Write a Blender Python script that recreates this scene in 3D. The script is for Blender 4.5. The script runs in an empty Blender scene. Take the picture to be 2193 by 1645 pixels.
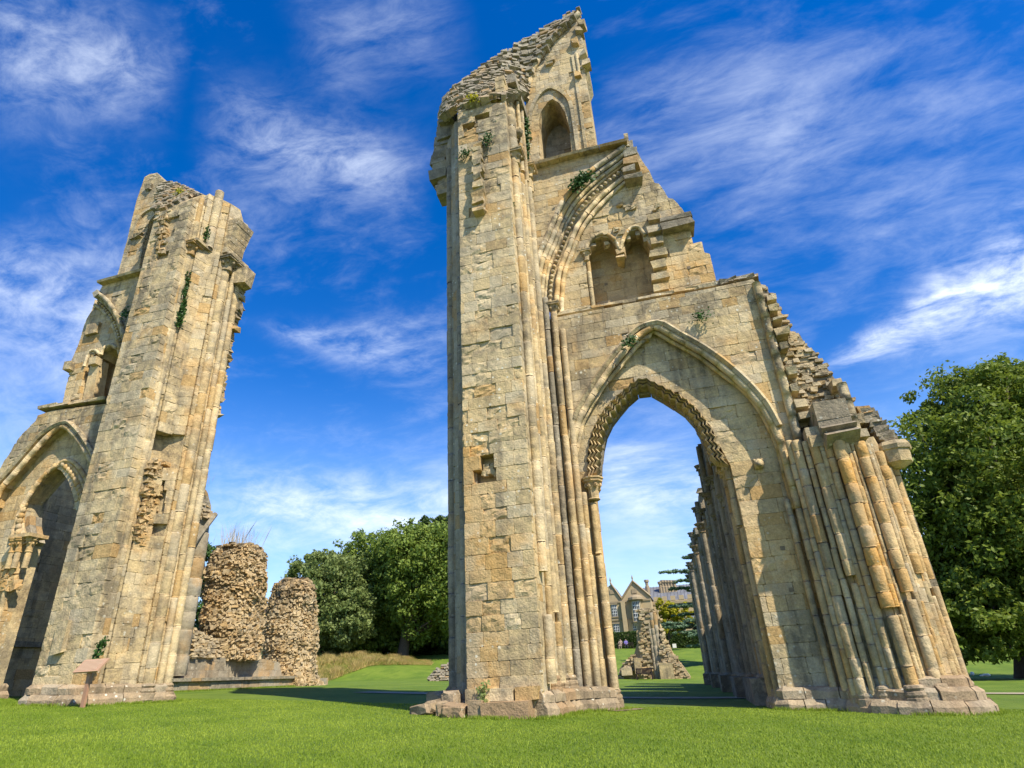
import bpy, bmesh, math, random
import numpy as np
from mathutils import Vector, Matrix

# ------------------------------------------------------------------ scene, camera, sky, sun
scene = bpy.context.scene
col = scene.collection
YAW, PITCH, ROLL, FPX = math.radians(14.4), math.radians(25.8), math.radians(-3.2), 1305.0
CH = 0.9                                   # eye height of the photographer above the world zero
def _axes():
    cy, sy, cp, sp = math.cos(YAW), math.sin(YAW), math.cos(PITCH), math.sin(PITCH)
    fwd = np.array([-sy*cp, cy*cp, sp]); right = np.array([cy, sy, 0.0]); up = np.cross(right, fwd)
    cr, sr = math.cos(ROLL), math.sin(ROLL)
    return cr*right+sr*up, -sr*right+cr*up, fwd
AR, AU, AF = _axes()
cam_d = bpy.data.cameras.new('camera'); cam = bpy.data.objects.new('camera', cam_d); col.objects.link(cam)
cam_d.sensor_width = 36.0; cam_d.lens = 36.0*FPX/2193.0; cam_d.clip_start = 0.1; cam_d.clip_end = 3000
m = Matrix.Identity(4)
for i in range(3):
    m[i][0], m[i][1], m[i][2] = AR[i], AU[i], -AF[i]
m[2][3] = CH
cam.matrix_world = m
scene.camera = cam
scene.view_settings.view_transform = 'Standard'; scene.view_settings.look = 'None'
scene.view_settings.gamma = 1.0; scene.view_settings.exposure = 0.74
SUN = Vector((0.525, -0.372, 0.766)).normalized()
sun_d = bpy.data.lights.new('sun', 'SUN'); sun_d.energy = 4.6; sun_d.angle = math.radians(0.53); sun_d.color = (1.0, 0.92, 0.76)
sun = bpy.data.objects.new('sun', sun_d); col.objects.link(sun)
sun.rotation_mode = 'QUATERNION'; sun.rotation_quaternion = SUN.to_track_quat('Z', 'Y')
world = bpy.data.worlds.new('World'); scene.world = world; world.use_nodes = True

class NT:
    """small helper to write node trees"""
    def __init__(s, tree): s.t = tree; s.n = tree.nodes; s.l = tree.links
    def new(s, typ, **kw):
        n = s.n.new(typ)
        for k, v in kw.items():
            if k.startswith('i_'):
                key = k[2:]; key = int(key) if key.isdigit() else key
                s.put(n.inputs[key], v)
            else: setattr(n, k, v)
        return n
    def put(s, sock, v):
        if isinstance(v, bpy.types.NodeSocket): s.l.new(v, sock)
        elif isinstance(v, (tuple, list)) and len(v) == 3 and sock.type == 'RGBA': sock.default_value = (*v, 1)
        else: sock.default_value = v
    def math(s, op, a, b=0.0, c=None, clamp=False):
        n = s.new('ShaderNodeMath', operation=op, use_clamp=clamp); s.put(n.inputs[0], a); s.put(n.inputs[1], b)
        if c is not None: s.put(n.inputs[2], c)
        return n.outputs[0]
    def mix(s, f, a, b, mode='MIX'):
        n = s.new('ShaderNodeMix', data_type='RGBA', blend_type=mode); n.clamp_factor = True
        s.put(n.inputs[0], f); s.put(n.inputs[6], a); s.put(n.inputs[7], b); return n.outputs[2]
    def ramp(s, f, lo, hi, a=0.0, b=1.0, smooth=True):
        n = s.new('ShaderNodeMapRange', interpolation_type='SMOOTHSTEP' if smooth else 'LINEAR'); n.clamp = True
        s.put(n.inputs[0], f); s.put(n.inputs[1], lo); s.put(n.inputs[2], hi); s.put(n.inputs[3], a); s.put(n.inputs[4], b)
        return n.outputs[0]
    def noise(s, vec, scale, detail=4, rough=0.55, dist=0.0):
        n = s.new('ShaderNodeTexNoise'); s.put(n.inputs['Vector'], vec); s.put(n.inputs['Scale'], scale)
        s.put(n.inputs['Detail'], detail); s.put(n.inputs['Roughness'], rough); s.put(n.inputs['Distortion'], dist); return n.outputs[0]
    def scale(s, vec, v):
        n = s.new('ShaderNodeVectorMath', operation='MULTIPLY'); s.put(n.inputs[0], vec); s.put(n.inputs[1], v); return n.outputs[0]

def sky_dir(px, py):
    d = AF+(px-1096.5)/FPX*AR-(py-822.5)/FPX*AU; return d/np.linalg.norm(d)
def build_sky():
    t = NT(world.node_tree); t.n.clear()
    out = t.new('ShaderNodeOutputWorld'); bg = t.new('ShaderNodeBackground'); bg.inputs['Strength'].default_value = 0.095
    sky = t.new('ShaderNodeTexSky', sky_type='NISHITA'); sky.sun_disc = False
    sky.sun_elevation = math.asin(SUN.z); sky.sun_rotation = math.atan2(SUN.x, SUN.y)
    sky.air_density = 1.0; sky.dust_density = 0.2; sky.ozone_density = 3.0; sky.altitude = 0
    hs = t.new('ShaderNodeHueSaturation'); hs.inputs['Saturation'].default_value = 1.42; hs.inputs['Hue'].default_value = 0.514; hs.inputs['Value'].default_value = 1.34
    t.l.new(sky.outputs[0], hs.inputs['Color'])
    tc = t.new('ShaderNodeTexCoord'); d = tc.outputs['Generated']
    sep = t.new('ShaderNodeSeparateXYZ'); t.l.new(d, sep.inputs[0]); z = sep.outputs[2]
    mp = t.new('ShaderNodeMapping'); t.l.new(d, mp.inputs[0]); mp.inputs['Rotation'].default_value = (.3, .5, math.radians(20)); mp.inputs['Location'].default_value = (.35, .1, .62); mp.inputs['Scale'].default_value = (1.7, 2.6, 3.4)
    n1 = t.noise(mp.outputs[0], 1.5, 7, 0.60, 0.45); n3 = t.noise(d, 1.6, 2, .5)
    mf = t.new('ShaderNodeMapping'); t.l.new(d, mf.inputs[0]); mf.inputs['Rotation'].default_value = (.5, -.35, math.radians(35)); mf.inputs['Scale'].default_value = (3.6, 14.0, 18.0)
    n2 = t.noise(mf.outputs[0], 1.6, 7, 0.66, 0.35)
    dens = t.math('ADD', t.math('ADD', t.math('MULTIPLY', n1, 0.62), t.math('MULTIPLY', n2, 0.34)), t.math('MULTIPLY', n3, 0.32))
    dens = t.math('ADD', dens, t.ramp(z, 0.0, 0.50, 0.17, 0.0))
    f = t.math('MULTIPLY', t.ramp(dens, 0.60, 1.02), 0.46)
    # the larger wisps of cirrus: soft bands along great circles
    edge = t.math('ADD', t.math('MULTIPLY', n2, .9), t.math('MULTIPLY', n1, .6))
    def wisp(p, q, w0, w1, amp):
        a, b = sky_dir(*p), sky_dir(*q); n = np.cross(a, b); n /= np.linalg.norm(n); along = b-a*(a @ b); along /= np.linalg.norm(along); L = math.acos(float(a @ b))
        def dot(v):
            k = t.new('ShaderNodeVectorMath', operation='DOT_PRODUCT'); t.put(k.inputs[0], d); t.put(k.inputs[1], tuple(float(c) for c in v)); return k.outputs['Value']
        u = t.math('DIVIDE', dot(along), math.sin(L)); wd = t.ramp(u, 0, 1, w0, w1, False)
        off = t.math('ADD', dot(n), t.math('MULTIPLY', t.math('SUBTRACT', n1, .5), w1*1.4))
        e = t.math('DIVIDE', off, wd); g_ = t.math('POWER', 2.718, t.math('MULTIPLY', t.math('MULTIPLY', e, e), -1.0))
        g_ = t.math('MULTIPLY', g_, t.math('MULTIPLY', t.ramp(u, -.08, .25), t.ramp(u, .8, 1.25, 1., 0.)))
        return t.math('MULTIPLY', t.math('MULTIPLY', g_, t.ramp(edge, .50, 1.05)), amp)
    for wq in (((1750, 785), (2320, 530), .008, .062, 1.15), ((-60, 520), (250, 760), .06, .10, .55), ((545, 690), (930, 760), .012, .05, .55), ((430, 250), (860, 370), .05, .06, .5), ((-60, 60), (330, 170), .09, .05, .5), ((1280, 260), (1760, 300), .07, .06, .15), ((640, 130), (950, 40), .05, .06, .25), ((430, 1060), (980, 1120), .05, .07, .75), ((1260, 1010), (1560, 1090), .05, .07, .85)):
        f = t.math('ADD', f, wisp(*wq), clamp=True)
    haze = t.ramp(z, 0.0, 0.46, 0.55, 0.0)
    c0 = t.mix(haze, hs.outputs[0], (4.6, 6.6, 9.9))
    c = t.mix(f, c0, (7.2, 7.9, 9.0))
    t.l.new(c, bg.inputs['Color']); t.l.new(bg.outputs[0], out.inputs[0])
build_sky()

# ------------------------------------------------------------------ measuring helpers
def ray(x, y):
    return AF + (x-1096.5)/FPX*AR - (y-822.5)/FPX*AU
def PY(x, y, Y):            # where the line of sight meets the vertical plane at distance Y
    d = ray(x, y); p = d*(Y/d[1]); return np.array([p[0], Y, p[2]+CH])
def PX(x, y, X):
    d = ray(x, y); p = d*(X/d[0]); return np.array([X, p[1], p[2]+CH])
def XZ(pts, Y):
    return [(float(p[0]), float(p[2])) for p in (PY(x, y, Y) for x, y in pts)]
def depth(p): return max(0.5, float((np.asarray(p)-np.array([0, 0, CH])) @ AF))

_gx = np.array([-400, -90, -45, -30, -22, -16, -14, -10, -4.7, 1.0, 6.0, 20, 40, 400.])
_gz = np.array([3.0, 1.9, .9, .5, .25, .0, -.08, -.32, -.66, -.88, -1.12, -1.6, -2.2, -3.0])
def gz(x, y):
    x = np.asarray(x, float); y = np.asarray(y, float)
    b = sum(np.interp(x+o, _gx, _gz) for o in (-2, -1, 0, 1, 2))/5
    t = np.clip((y-56)/44, 0, 1); s = t*t*(3-2*t)
    return b + 3.5*s + np.clip(y-100, 0, 400)*0.012 + CH + 0.03*np.sin(x*0.31+1)*np.sin(y*0.23)*np.clip((y-18)/10, 0, 1)
def g(x, y): return float(gz(x, y))

# ------------------------------------------------------------------ objects
def tag(o, label=None, cat=None, group=None, kind=None):
    if label: o['label'] = label
    if cat: o['category'] = cat
    if group: o['group'] = group
    if kind: o['kind'] = kind
    return o
def mesh_obj(name, verts, faces, mat, parent=None, smooth=False, tint=None, origin=None):
    me = bpy.data.meshes.new(name)
    v = np.asarray(verts, float).reshape(-1, 3)
    if origin is not None: v = v-np.asarray(origin)
    me.from_pydata(v.tolist(), [], [list(map(int, f)) for f in faces])
    if smooth: me.polygons.foreach_set('use_smooth', [True]*len(me.polygons))
    if tint is not None:
        a = me.attributes.new('tint', 'FLOAT_VECTOR', 'FACE')
        tt = np.asarray(tint, float)
        if tt.ndim == 1: tt = np.tile(tt, (len(me.polygons), 1))
        a.data.foreach_set('vector', tt.ravel())
    if mat: me.materials.append(mat)
    o = bpy.data.objects.new(name, me); col.objects.link(o)
    if parent is not None: o.parent = parent
    return o
def quad_mesh(name, V, mat, parent=None, tint=None, n=4, origin=None):
    """big soups of separate n-gons: V is (k,n,3)"""
    V = np.asarray(V, np.float32); k = len(V)
    if origin is not None: V = V-np.asarray(origin, np.float32)
    me = bpy.data.meshes.new(name)
    me.vertices.add(k*n); me.vertices.foreach_set('co', V.ravel())
    me.loops.add(k*n); me.loops.foreach_set('vertex_index', np.arange(k*n, dtype=np.int32))
    me.polygons.add(k); me.polygons.foreach_set('loop_start', np.arange(0, k*n, n, dtype=np.int32))
    me.polygons.foreach_set('loop_total', np.full(k, n, np.int32))
    if tint is not None:
        a = me.attributes.new('tint', 'FLOAT_VECTOR', 'FACE'); a.data.foreach_set('vector', np.asarray(tint, np.float32).ravel())
    me.update(calc_edges=True)
    me.materials.append(mat)
    o = bpy.data.objects.new(name, me); col.objects.link(o)
    if parent is not None: o.parent = parent
    return o

class Thing:
    """an Empty at a thing's base that parents its parts; pieces are gathered and the largest become parts of their own"""
    def __init__(s, name, label, cat, loc, group=None, cap=300):
        s.e = bpy.data.objects.new(name, None); col.objects.link(s.e); s.loc = np.array(loc, float); s.e.location = loc
        s.e.empty_display_size = 0.3
        tag(s.e, label, cat, group); s.p = {}; s.cap = cap
    def add(s, kind, verts, faces, tint=(0.5, 0, 0), mat=None, smooth=False):
        v = np.asarray(verts, float)
        c = v.mean(0); ext = v.max(0)-v.min(0); e = np.sort(ext)
        area = e[2]*e[1]/depth(c)**2
        s.p.setdefault(kind, []).append((area, v, faces, tint, mat, smooth))
    def part(s, name, verts, faces, mat, tint=(0.5, 0, 0), smooth=False):
        return mesh_obj(name, np.asarray(verts, float)-s.loc, faces, mat, s.e, smooth, tint)
    def flush(s, mass_names={}):
        for kind, L in s.p.items():
            L.sort(key=lambda q: -q[0])
            for (a, v, f, t, mt, sm) in L[:s.cap]:
                mesh_obj(kind, v-s.loc, f, mt, s.e, sm, t)
            rest = L[s.cap:]
            if rest:
                bym = {}
                for q in rest: bym.setdefault((q[4].name, q[5]), []).append(q)
                for (mn, sm), R in bym.items():
                    V, F, T, o = [], [], [], 0
                    for (a, v, f, t, mt, _s) in R:
                        V.append(v); F += [[i+o for i in ff] for ff in f]; T += [t]*len(f); o += len(v)
                    ob = mesh_obj(mass_names.get(kind, kind+'_mass'), np.concatenate(V)-s.loc, F, R[0][4], s.e, sm, np.array(T))
                    ob['kind'] = 'stuff'
        s.p = {}

# ------------------------------------------------------------------ geometry of masonry
def clip(poly, u0, u1, v0, v1):
    P = poly
    for ax, lim, sg in ((0, u0, 1), (0, u1, -1), (1, v0, 1), (1, v1, -1)):
        Q = []; n = len(P)
        if not n: return []
        for i in range(n):
            a, b = P[i-1], P[i]
            da, db = sg*(a[ax]-lim), sg*(b[ax]-lim)
            if da*db < 0:
                k = da/(da-db); Q.append((a[0]+(b[0]-a[0])*k, a[1]+(b[1]-a[1])*k))
            if db >= 0: Q.append(b)
        P = Q
    R = []
    for p in P:
        if not R or abs(p[0]-R[-1][0])+abs(p[1]-R[-1][1]) > 0.004: R.append(p)
    if len(R) > 1 and abs(R[0][0]-R[-1][0])+abs(R[0][1]-R[-1][1]) < 0.004: R.pop()
    return R
def area2(P): return 0.5*sum(P[i-1][0]*P[i][1]-P[i][0]*P[i-1][1] for i in range(len(P)))
def yframe(Y): return lambda u, v, d: (u, Y-d, v)
def eframe(p, q, centre):
    p, q = np.array(p, float), np.array(q, float); L = np.linalg.norm(q-p); U = (q-p)/L; N = np.array([U[1], -U[0]])
    if (N @ ((p+q)/2-np.array(centre))) < 0: N = -N
    return (lambda u, v, d: (p[0]+U[0]*u+N[0]*d, p[1]+U[1]*u+N[1]*d, v)), L
def stone_piece(T, kind, P, fr, d, rng, mat, tint, rough=0.0, bev=0.0045):
    n = len(P)
    cu = sum(p[0] for p in P)/n; cv = sum(p[1] for p in P)/n
    tu, tv = rng.uniform(-.012, .012), rng.uniform(-.012, .012)
    if rough > 0:                                  # hacked or weathered block: uneven face
        us = [p[0] for p in P]; vs = [p[1] for p in P]; u0, u1, v0, v1 = min(us), max(us), min(vs), max(vs)
        nu, nv = 6, 5; V = []; F = []; ph1, ph2 = rng.uniform(0, 6), rng.uniform(0, 6)
        for j in range(nv):
            for i in range(nu):
                e = i in (0, nu-1) or j in (0, nv-1)
                u = u0+(u1-u0)*(i/(nu-1)+(0 if i in (0, nu-1) else rng.uniform(-.08, .08))); v = v0+(v1-v0)*(j/(nv-1)+(0 if j in (0, nv-1) else rng.uniform(-.1, .1)))
                V.append(fr(u, v, d-(rng.uniform(.004, .022) if e else 0)+rough*(.018*math.sin(i*1.3+ph1)*math.cos(j*1.5+ph2)+rng.uniform(-.016, .012))))
        for j in range(nv-1):
            for i in range(nu-1): F.append((j*nu+i, j*nu+i+1, (j+1)*nu+i+1, (j+1)*nu+i))
        ring = [i for i in range(nu)]+[j*nu+nu-1 for j in range(1, nv)]+[(nv-1)*nu+i for i in range(nu-2, -1, -1)]+[j*nu for j in range(nv-2, 0, -1)]
        o = len(V)
        for k in ring:
            j, i = divmod(k, nu); V.append(fr(u0+(u1-u0)*i/(nu-1), v0+(v1-v0)*j/(nv-1), -.2))
        for q in range(len(ring)): F.append((ring[q], ring[(q+1) % len(ring)], o+(q+1) % len(ring), o+q))
        T.add(kind, V, F, tint, mat); return
    Q = []
    for i in range(n):
        a, b = P[i], P[(i+1) % n]; L = math.hypot(b[0]-a[0], b[1]-a[1])
        if n < 9:                                  # worn corners
            c = min(.25, rng.uniform(.008, .03)/max(L, .01)); c2 = min(.25, rng.uniform(.008, .03)/max(L, .01))
            Q.append((a[0]+(b[0]-a[0])*c, a[1]+(b[1]-a[1])*c)); 
            if L > .2: Q.append(((a[0]+b[0])/2+rng.uniform(-.007, .007), (a[1]+b[1])/2+rng.uniform(-.007, .007)))
            Q.append((b[0]-(b[0]-a[0])*c2, b[1]-(b[1]-a[1])*c2))
        else: Q.append(a)
    n = len(Q); V = []
    for (u, v) in Q: V.append(fr(u, v, -0.2))
    for (u, v) in Q: V.append(fr(u, v, d-bev*rng.uniform(.5, 1.8)))
    for (u, v) in Q:
        L = math.hypot(u-cu, v-cv)+1e-6; k = max(0.3, 1-bev*rng.uniform(.8, 2.6)/L)
        V.append(fr(cu+(u-cu)*k, cv+(v-cv)*k, d+(u-cu)*tu+(v-cv)*tv+rng.uniform(-.002, .002)))
    F = []
    for r in (0, 1):
        for i in range(n): F.append((r*n+i, r*n+(i+1) % n, (r+1)*n+(i+1) % n, (r+1)*n+i))
    F.append(tuple(range(2*n, 3*n)))
    T.add(kind, V, F, tint, mat)
def ashlar(T, outline, fr, seed, mat, h=(.27, .40), w=(.36, .72), proud=.022, ochre=lambda u, v: 0., grey=lambda u, v: 0., rough=0.06, skip=None, kind='stone', joint=.0015, rough_fn=None):
    rng = random.Random(seed)
    us = [p[0] for p in outline]; vs = [p[1] for p in outline]
    v = min(vs); top = max(vs)
    while v < top:
        hh = rng.uniform(*h)
        if top-(v+hh) < h[0]*0.5: hh = top-v
        u = min(us)-rng.uniform(0, w[1]*0.8)
        while u < max(us):
            ww = rng.uniform(*w)
            if max(us)-(u+ww) < w[0]*0.45: ww = max(us)-u
            P = clip(outline, u+joint, u+ww-joint, v+joint, v+hh-joint)
            if len(P) >= 3 and abs(area2(P)) > 0.006:
                cu = sum(p[0] for p in P)/len(P); cv = sum(p[1] for p in P)/len(P)
                if not (skip and skip(cu, cv)):
                    rg = 0.0
                    if rough_fn: rg = rough_fn(cu, cv, rng)
                    if rg == 0.0 and rng.random() < rough: rg = 0.8
                    d = proud+rng.uniform(-.005, .005)
                    if rg: d += rng.uniform(-.035, .02)*rg
                    stone_piece(T, kind, P, fr, d, rng, mat, (rng.random(), ochre(cu, cv), grey(cu, cv)), rg)
            u += ww
        v += hh
from mathutils.geometry import delaunay_2d_cdt
def fill2d(pts):
    """triangles of a simple (perhaps concave) outline"""
    v, e, f, *_ = delaunay_2d_cdt([Vector(p) for p in pts], [], [list(range(len(pts)))], 1, 1e-6)
    return [tuple(p) for p in v], [tuple(t) for t in f]
def extrude_xz(outline, y0, y1):
    """slab between two distances from an X,Z outline"""
    P, T_ = fill2d(outline); k = len(P); n = len(outline)
    V = [(p[0], y0, p[1]) for p in P]+[(p[0], y1, p[1]) for p in P]+[(p[0], y0, p[1]) for p in outline]+[(p[0], y1, p[1]) for p in outline]
    F = [t for t in T_]+[tuple(i+k for i in t[::-1]) for t in T_]+[(2*k+i, 2*k+(i+1) % n, 2*k+n+(i+1) % n, 2*k+n+i) for i in range(n)]
    return V, F
def extrude_plan(plan, z0, ztop):
    """upright solid from an X,Y plan; ztop a number or one height per corner"""
    n = len(plan); zt = [ztop]*n if not hasattr(ztop, '__len__') else ztop
    P, T_ = fill2d(plan)
    def near(p): return min(range(n), key=lambda i: (plan[i][0]-p[0])**2+(plan[i][1]-p[1])**2)
    k = len(P)
    V = [(p[0], p[1], zt[near(p)]) for p in P]+[(p[0], p[1], z0) for p in plan]+[(p[0], p[1], z) for p, z in zip(plan, zt)]
    F = [t for t in T_]+[(k+i, k+(i+1) % n, k+n+(i+1) % n, k+n+i) for i in range(n)]
    return V, F
def box(x0, x1, y0, y1, z0, z1):
    V = [(x, y, z) for z in (z0, z1) for x, y in ((x0, y0), (x1, y0), (x1, y1), (x0, y1))]
    return V, [(3, 2, 1, 0), (4, 5, 6, 7), (0, 1, 5, 4), (1, 2, 6, 5), (2, 3, 7, 6), (3, 0, 4, 7)]
def join(parts):
    V, F, o = [], [], 0
    for v, f in parts:
        V += [tuple(p) for p in v]; F += [tuple(i+o for i in ff) for ff in f]; o += len(v)
    return V, F
def ring_tube(path, rad, n=8, cap=True, frame_n=None):
    """tube through points with one radius per point"""
    P = [np.array(p, float) for p in path]; V = []; F = []
    up = np.array([0.0, 0.0, 1.0])
    for i, p in enumerate(P):
        t = P[min(i+1, len(P)-1)]-P[max(i-1, 0)]; t /= np.linalg.norm(t)+1e-9
        a = frame_n if frame_n is not None else (up if abs(t @ up) < 0.92 else np.array([1.0, 0, 0]))
        s_ = np.cross(t, a); s_ /= np.linalg.norm(s_)+1e-9; b = np.cross(s_, t)
        for k in range(n):
            q = 2*math.pi*k/n; V.append(p+rad[i]*(math.cos(q)*s_+math.sin(q)*b))
    for i in range(len(P)-1):
        for k in range(n): F.append((i*n+k, i*n+(k+1) % n, (i+1)*n+(k+1) % n, (i+1)*n+k))
    if cap: F.append(tuple(range(n))); F.append(tuple(range((len(P)-1)*n, len(P)*n)))
    return V, F
def lathe(cx, cy, prof, n=12, sx=1.0, sy=1.0):
    V = []; F = []
    for (r, z) in prof:
        for k in range(n): a = 2*math.pi*k/n; V.append((cx+r*sx*math.cos(a), cy+r*sy*math.sin(a), z))
    for i in range(len(prof)-1):
        for k in range(n): F.append((i*n+k, i*n+(k+1) % n, (i+1)*n+(k+1) % n, (i+1)*n+k))
    F.append(tuple(range(n))); F.append(tuple(range((len(prof)-1)*n, len(prof)*n)))
    return V, F
def shaft(T, x, y, z0, z1, r, seed, mat, ochre=0., grey=0., seg=(.45, .95), n=8, kind='shaft_drum', lean=0.0, wear=0.028):
    rng = random.Random(seed); z = z0
    while z < z1-0.02:
        hgt = rng.uniform(*seg)
        if z1-(z+hgt) < seg[0]*0.6: hgt = z1-z
        rr = r*rng.uniform(.97, 1.03); ox, oy = rng.uniform(-.012, .012), rng.uniform(-.012, .012); a0 = rng.uniform(0, 6)
        zs = (z+.004, z+.05*hgt+.01, z+.95*hgt-.01, z+hgt-.004); ks = (.93, 1.0, 1.0, .93)
        V = []
        for zz, k in zip(zs, ks):
            for i in range(n):
                a = a0+2*math.pi*i/n; q = rr*k*(1+wear*rng.uniform(-1, .5)); V.append((x+ox+q*math.cos(a), y+oy+q*math.sin(a), zz))
        F = [(j*n+i, j*n+(i+1) % n, (j+1)*n+(i+1) % n, (j+1)*n+i) for j in range(3) for i in range(n)]
        F += [tuple(range(n)), tuple(range(3*n, 4*n))]
        T.add(kind, V, F, (rng.random(), ochre*rng.uniform(.5, 1.2), grey), mat, True)
        z += hgt
def resample(path, step):
    P = np.array(path, float)
    # smooth with Catmull-Rom
    Q = []
    for i in range(len(P)-1):
        p0, p1, p2, p3 = P[max(i-1, 0)], P[i], P[i+1], P[min(i+2, len(P)-1)]
        for t in np.linspace(0, 1, 10, endpoint=False):
            Q.append(0.5*((2*p1)+(-p0+p2)*t+(2*p0-5*p1+4*p2-p3)*t*t+(-p0+3*p1-3*p2+p3)*t**3))
    Q.append(P[-1]); Q = np.array(Q)
    s = np.concatenate([[0], np.cumsum(np.linalg.norm(np.diff(Q, axis=0), axis=1))])
    n = max(2, int(round(s[-1]/step))+1); u = np.linspace(0, s[-1], n)
    return np.stack([np.interp(u, s, Q[:, k]) for k in range(3)], 1)
def sweep(T, path, prof, seg, seed, mat, kind='voussoir', ochre=0., grey=0., smooth=False, sub=3, gap=.006, jit=.006):
    """moulding: profile points (a,b): a across in the wall plane, b towards the viewer; cut into stones of length seg"""
    rng = random.Random(seed); Q = resample(path, seg/sub); N = np.array([0, -1.0, 0]); m_ = len(prof)
    nseg = max(1, (len(Q)-1)//sub)
    for s_ in range(nseg):
        i0 = s_*sub; i1 = min(len(Q)-1, (s_+1)*sub) if s_ < nseg-1 else len(Q)-1
        idx = list(range(i0, i1+1)); V = []; ja, jb = rng.uniform(-jit, jit), rng.uniform(-jit, jit); sc = rng.uniform(.97, 1.03)
        for q, i in enumerate(idx):
            t = Q[min(i+1, len(Q)-1)]-Q[max(i-1, 0)]; t /= np.linalg.norm(t)+1e-9
            B = np.cross(t, N); B /= np.linalg.norm(B)+1e-9
            p = Q[i].copy()
            if q == 0: p = p+t*gap
            if q == len(idx)-1: p = p-t*gap
            for (a, b) in prof: V.append(p+B*(a*sc+ja)+N*(b*sc+jb))
        F = [(j*m_+i, j*m_+(i+1) % m_, (j+1)*m_+(i+1) % m_, (j+1)*m_+i) for j in range(len(idx)-1) for i in range(m_)]
        F += [tuple(range(m_)), tuple(range((len(idx)-1)*m_, len(idx)*m_))]
        T.add(kind, V, F, (rng.random(), ochre, grey), mat, smooth)
def circ(r, n=7, a=0., b=0.): return [(a+r*math.cos(2*math.pi*i/n), b+r*math.sin(2*math.pi*i/n)) for i in range(n)]
def rect(w, d, a=0., b=0.): return [(a-w/2, b-d/2), (a+w/2, b-d/2), (a+w/2, b+d/2), (a-w/2, b+d/2)]
CUBE_F = [(3, 2, 1, 0), (4, 5, 6, 7), (0, 1, 5, 4), (1, 2, 6, 5), (2, 3, 7, 6), (3, 0, 4, 7)]
def rock(c, size, rng, U=None, N=None, jit=0.22):
    """rough stone: jittered box lying on its bed; U along, N outward"""
    U = np.array([1., 0, 0]) if U is None else U; N = np.array([0, -1., 0]) if N is None else N
    W = np.cross(U, N); V = []
    for sz in (-1, 1):
        for su, sn in ((-1, -1), (1, -1), (1, 1), (-1, 1)):
            a, b, z = (size[0]/2*(su+rng.uniform(-jit, jit)*2*.6), size[1]/2*(sn+rng.uniform(-jit, jit)), size[2]/2*(sz+rng.uniform(-jit, jit)*1.4))
            V.append(np.asarray(c)+U*a+N*b+W*z)
    return V, CUBE_F
def ball(c, r, nu=7, nv=5, sz=1.0):
    V = []; F = []
    for j in range(nv):
        th = math.pi*(j+.5)/nv
        for i in range(nu):
            a = 2*math.pi*i/nu; V.append((c[0]+r*math.sin(th)*math.cos(a), c[1]+r*math.sin(th)*math.sin(a), c[2]+r*sz*math.cos(th)))
    for j in range(nv-1):
        for i in range(nu): F.append((j*nu+i, j*nu+(i+1) % nu, (j+1)*nu+(i+1) % nu, (j+1)*nu+i))
    F += [tuple(range(nu)), tuple(range((nv-1)*nu, nv*nu))]
    return V, F
def capital(T, x, y, z, r, hgt, mat, seed, ochre=0.1, grey=0.1, square=True):
    """foliate capital: bell, leaf knobs and abacus, its top at z"""
    rng = random.Random(seed)
    bell = lathe(x, y, [(r*1.02, z-hgt), (r*1.25, z-hgt*.96), (r*1.02, z-hgt*.90), (r*1.05, z-hgt*.6), (r*1.5, z-hgt*.3), (r*1.75, z-hgt*.2)], 10)
    ps = [bell]
    for k in range(7):
        a = 2*math.pi*k/7+rng.uniform(-.2, .2)
        ps.append(ball((x+r*1.45*math.cos(a), y+r*1.45*math.sin(a), z-hgt*(.38+rng.uniform(-.05, .05))), r*.42, 5, 4, 1.2))
    R = r*2.0
    ab = box(x-R, x+R, y-R, y+R, z-hgt*.2, z-hgt*.08); ab2 = box(x-R*1.08, x+R*1.08, y-R*1.08, y+R*1.08, z-hgt*.078, z)
    if not square:
        ab = lathe(x, y, [(R, z-hgt*.2), (R*1.02, z-hgt*.1), (R*1.12, z-hgt*.07), (R*1.12, z)], 8); ps += [ab]
    else: ps += [ab, ab2]
    V, F = join(ps); T.add('capital', V, F, (rng.random(), ochre, grey), mat)
def shaft_base(T, x, y, z, r, mat, seed, ochre=0.1, grey=0.2):
    V, F = lathe(x, y, [(r*1.75, z), (r*1.75, z+.16), (r*1.5, z+.17), (r*1.62, z+.22), (r*1.5, z+.27), (r*1.2, z+.29), (r*1.4, z+.34), (r*1.25, z+.38), (r*1.0, z+.40)], 10)
    T.add('shaft_base', V, F, (random.Random(seed).random(), ochre, grey), mat)
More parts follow.
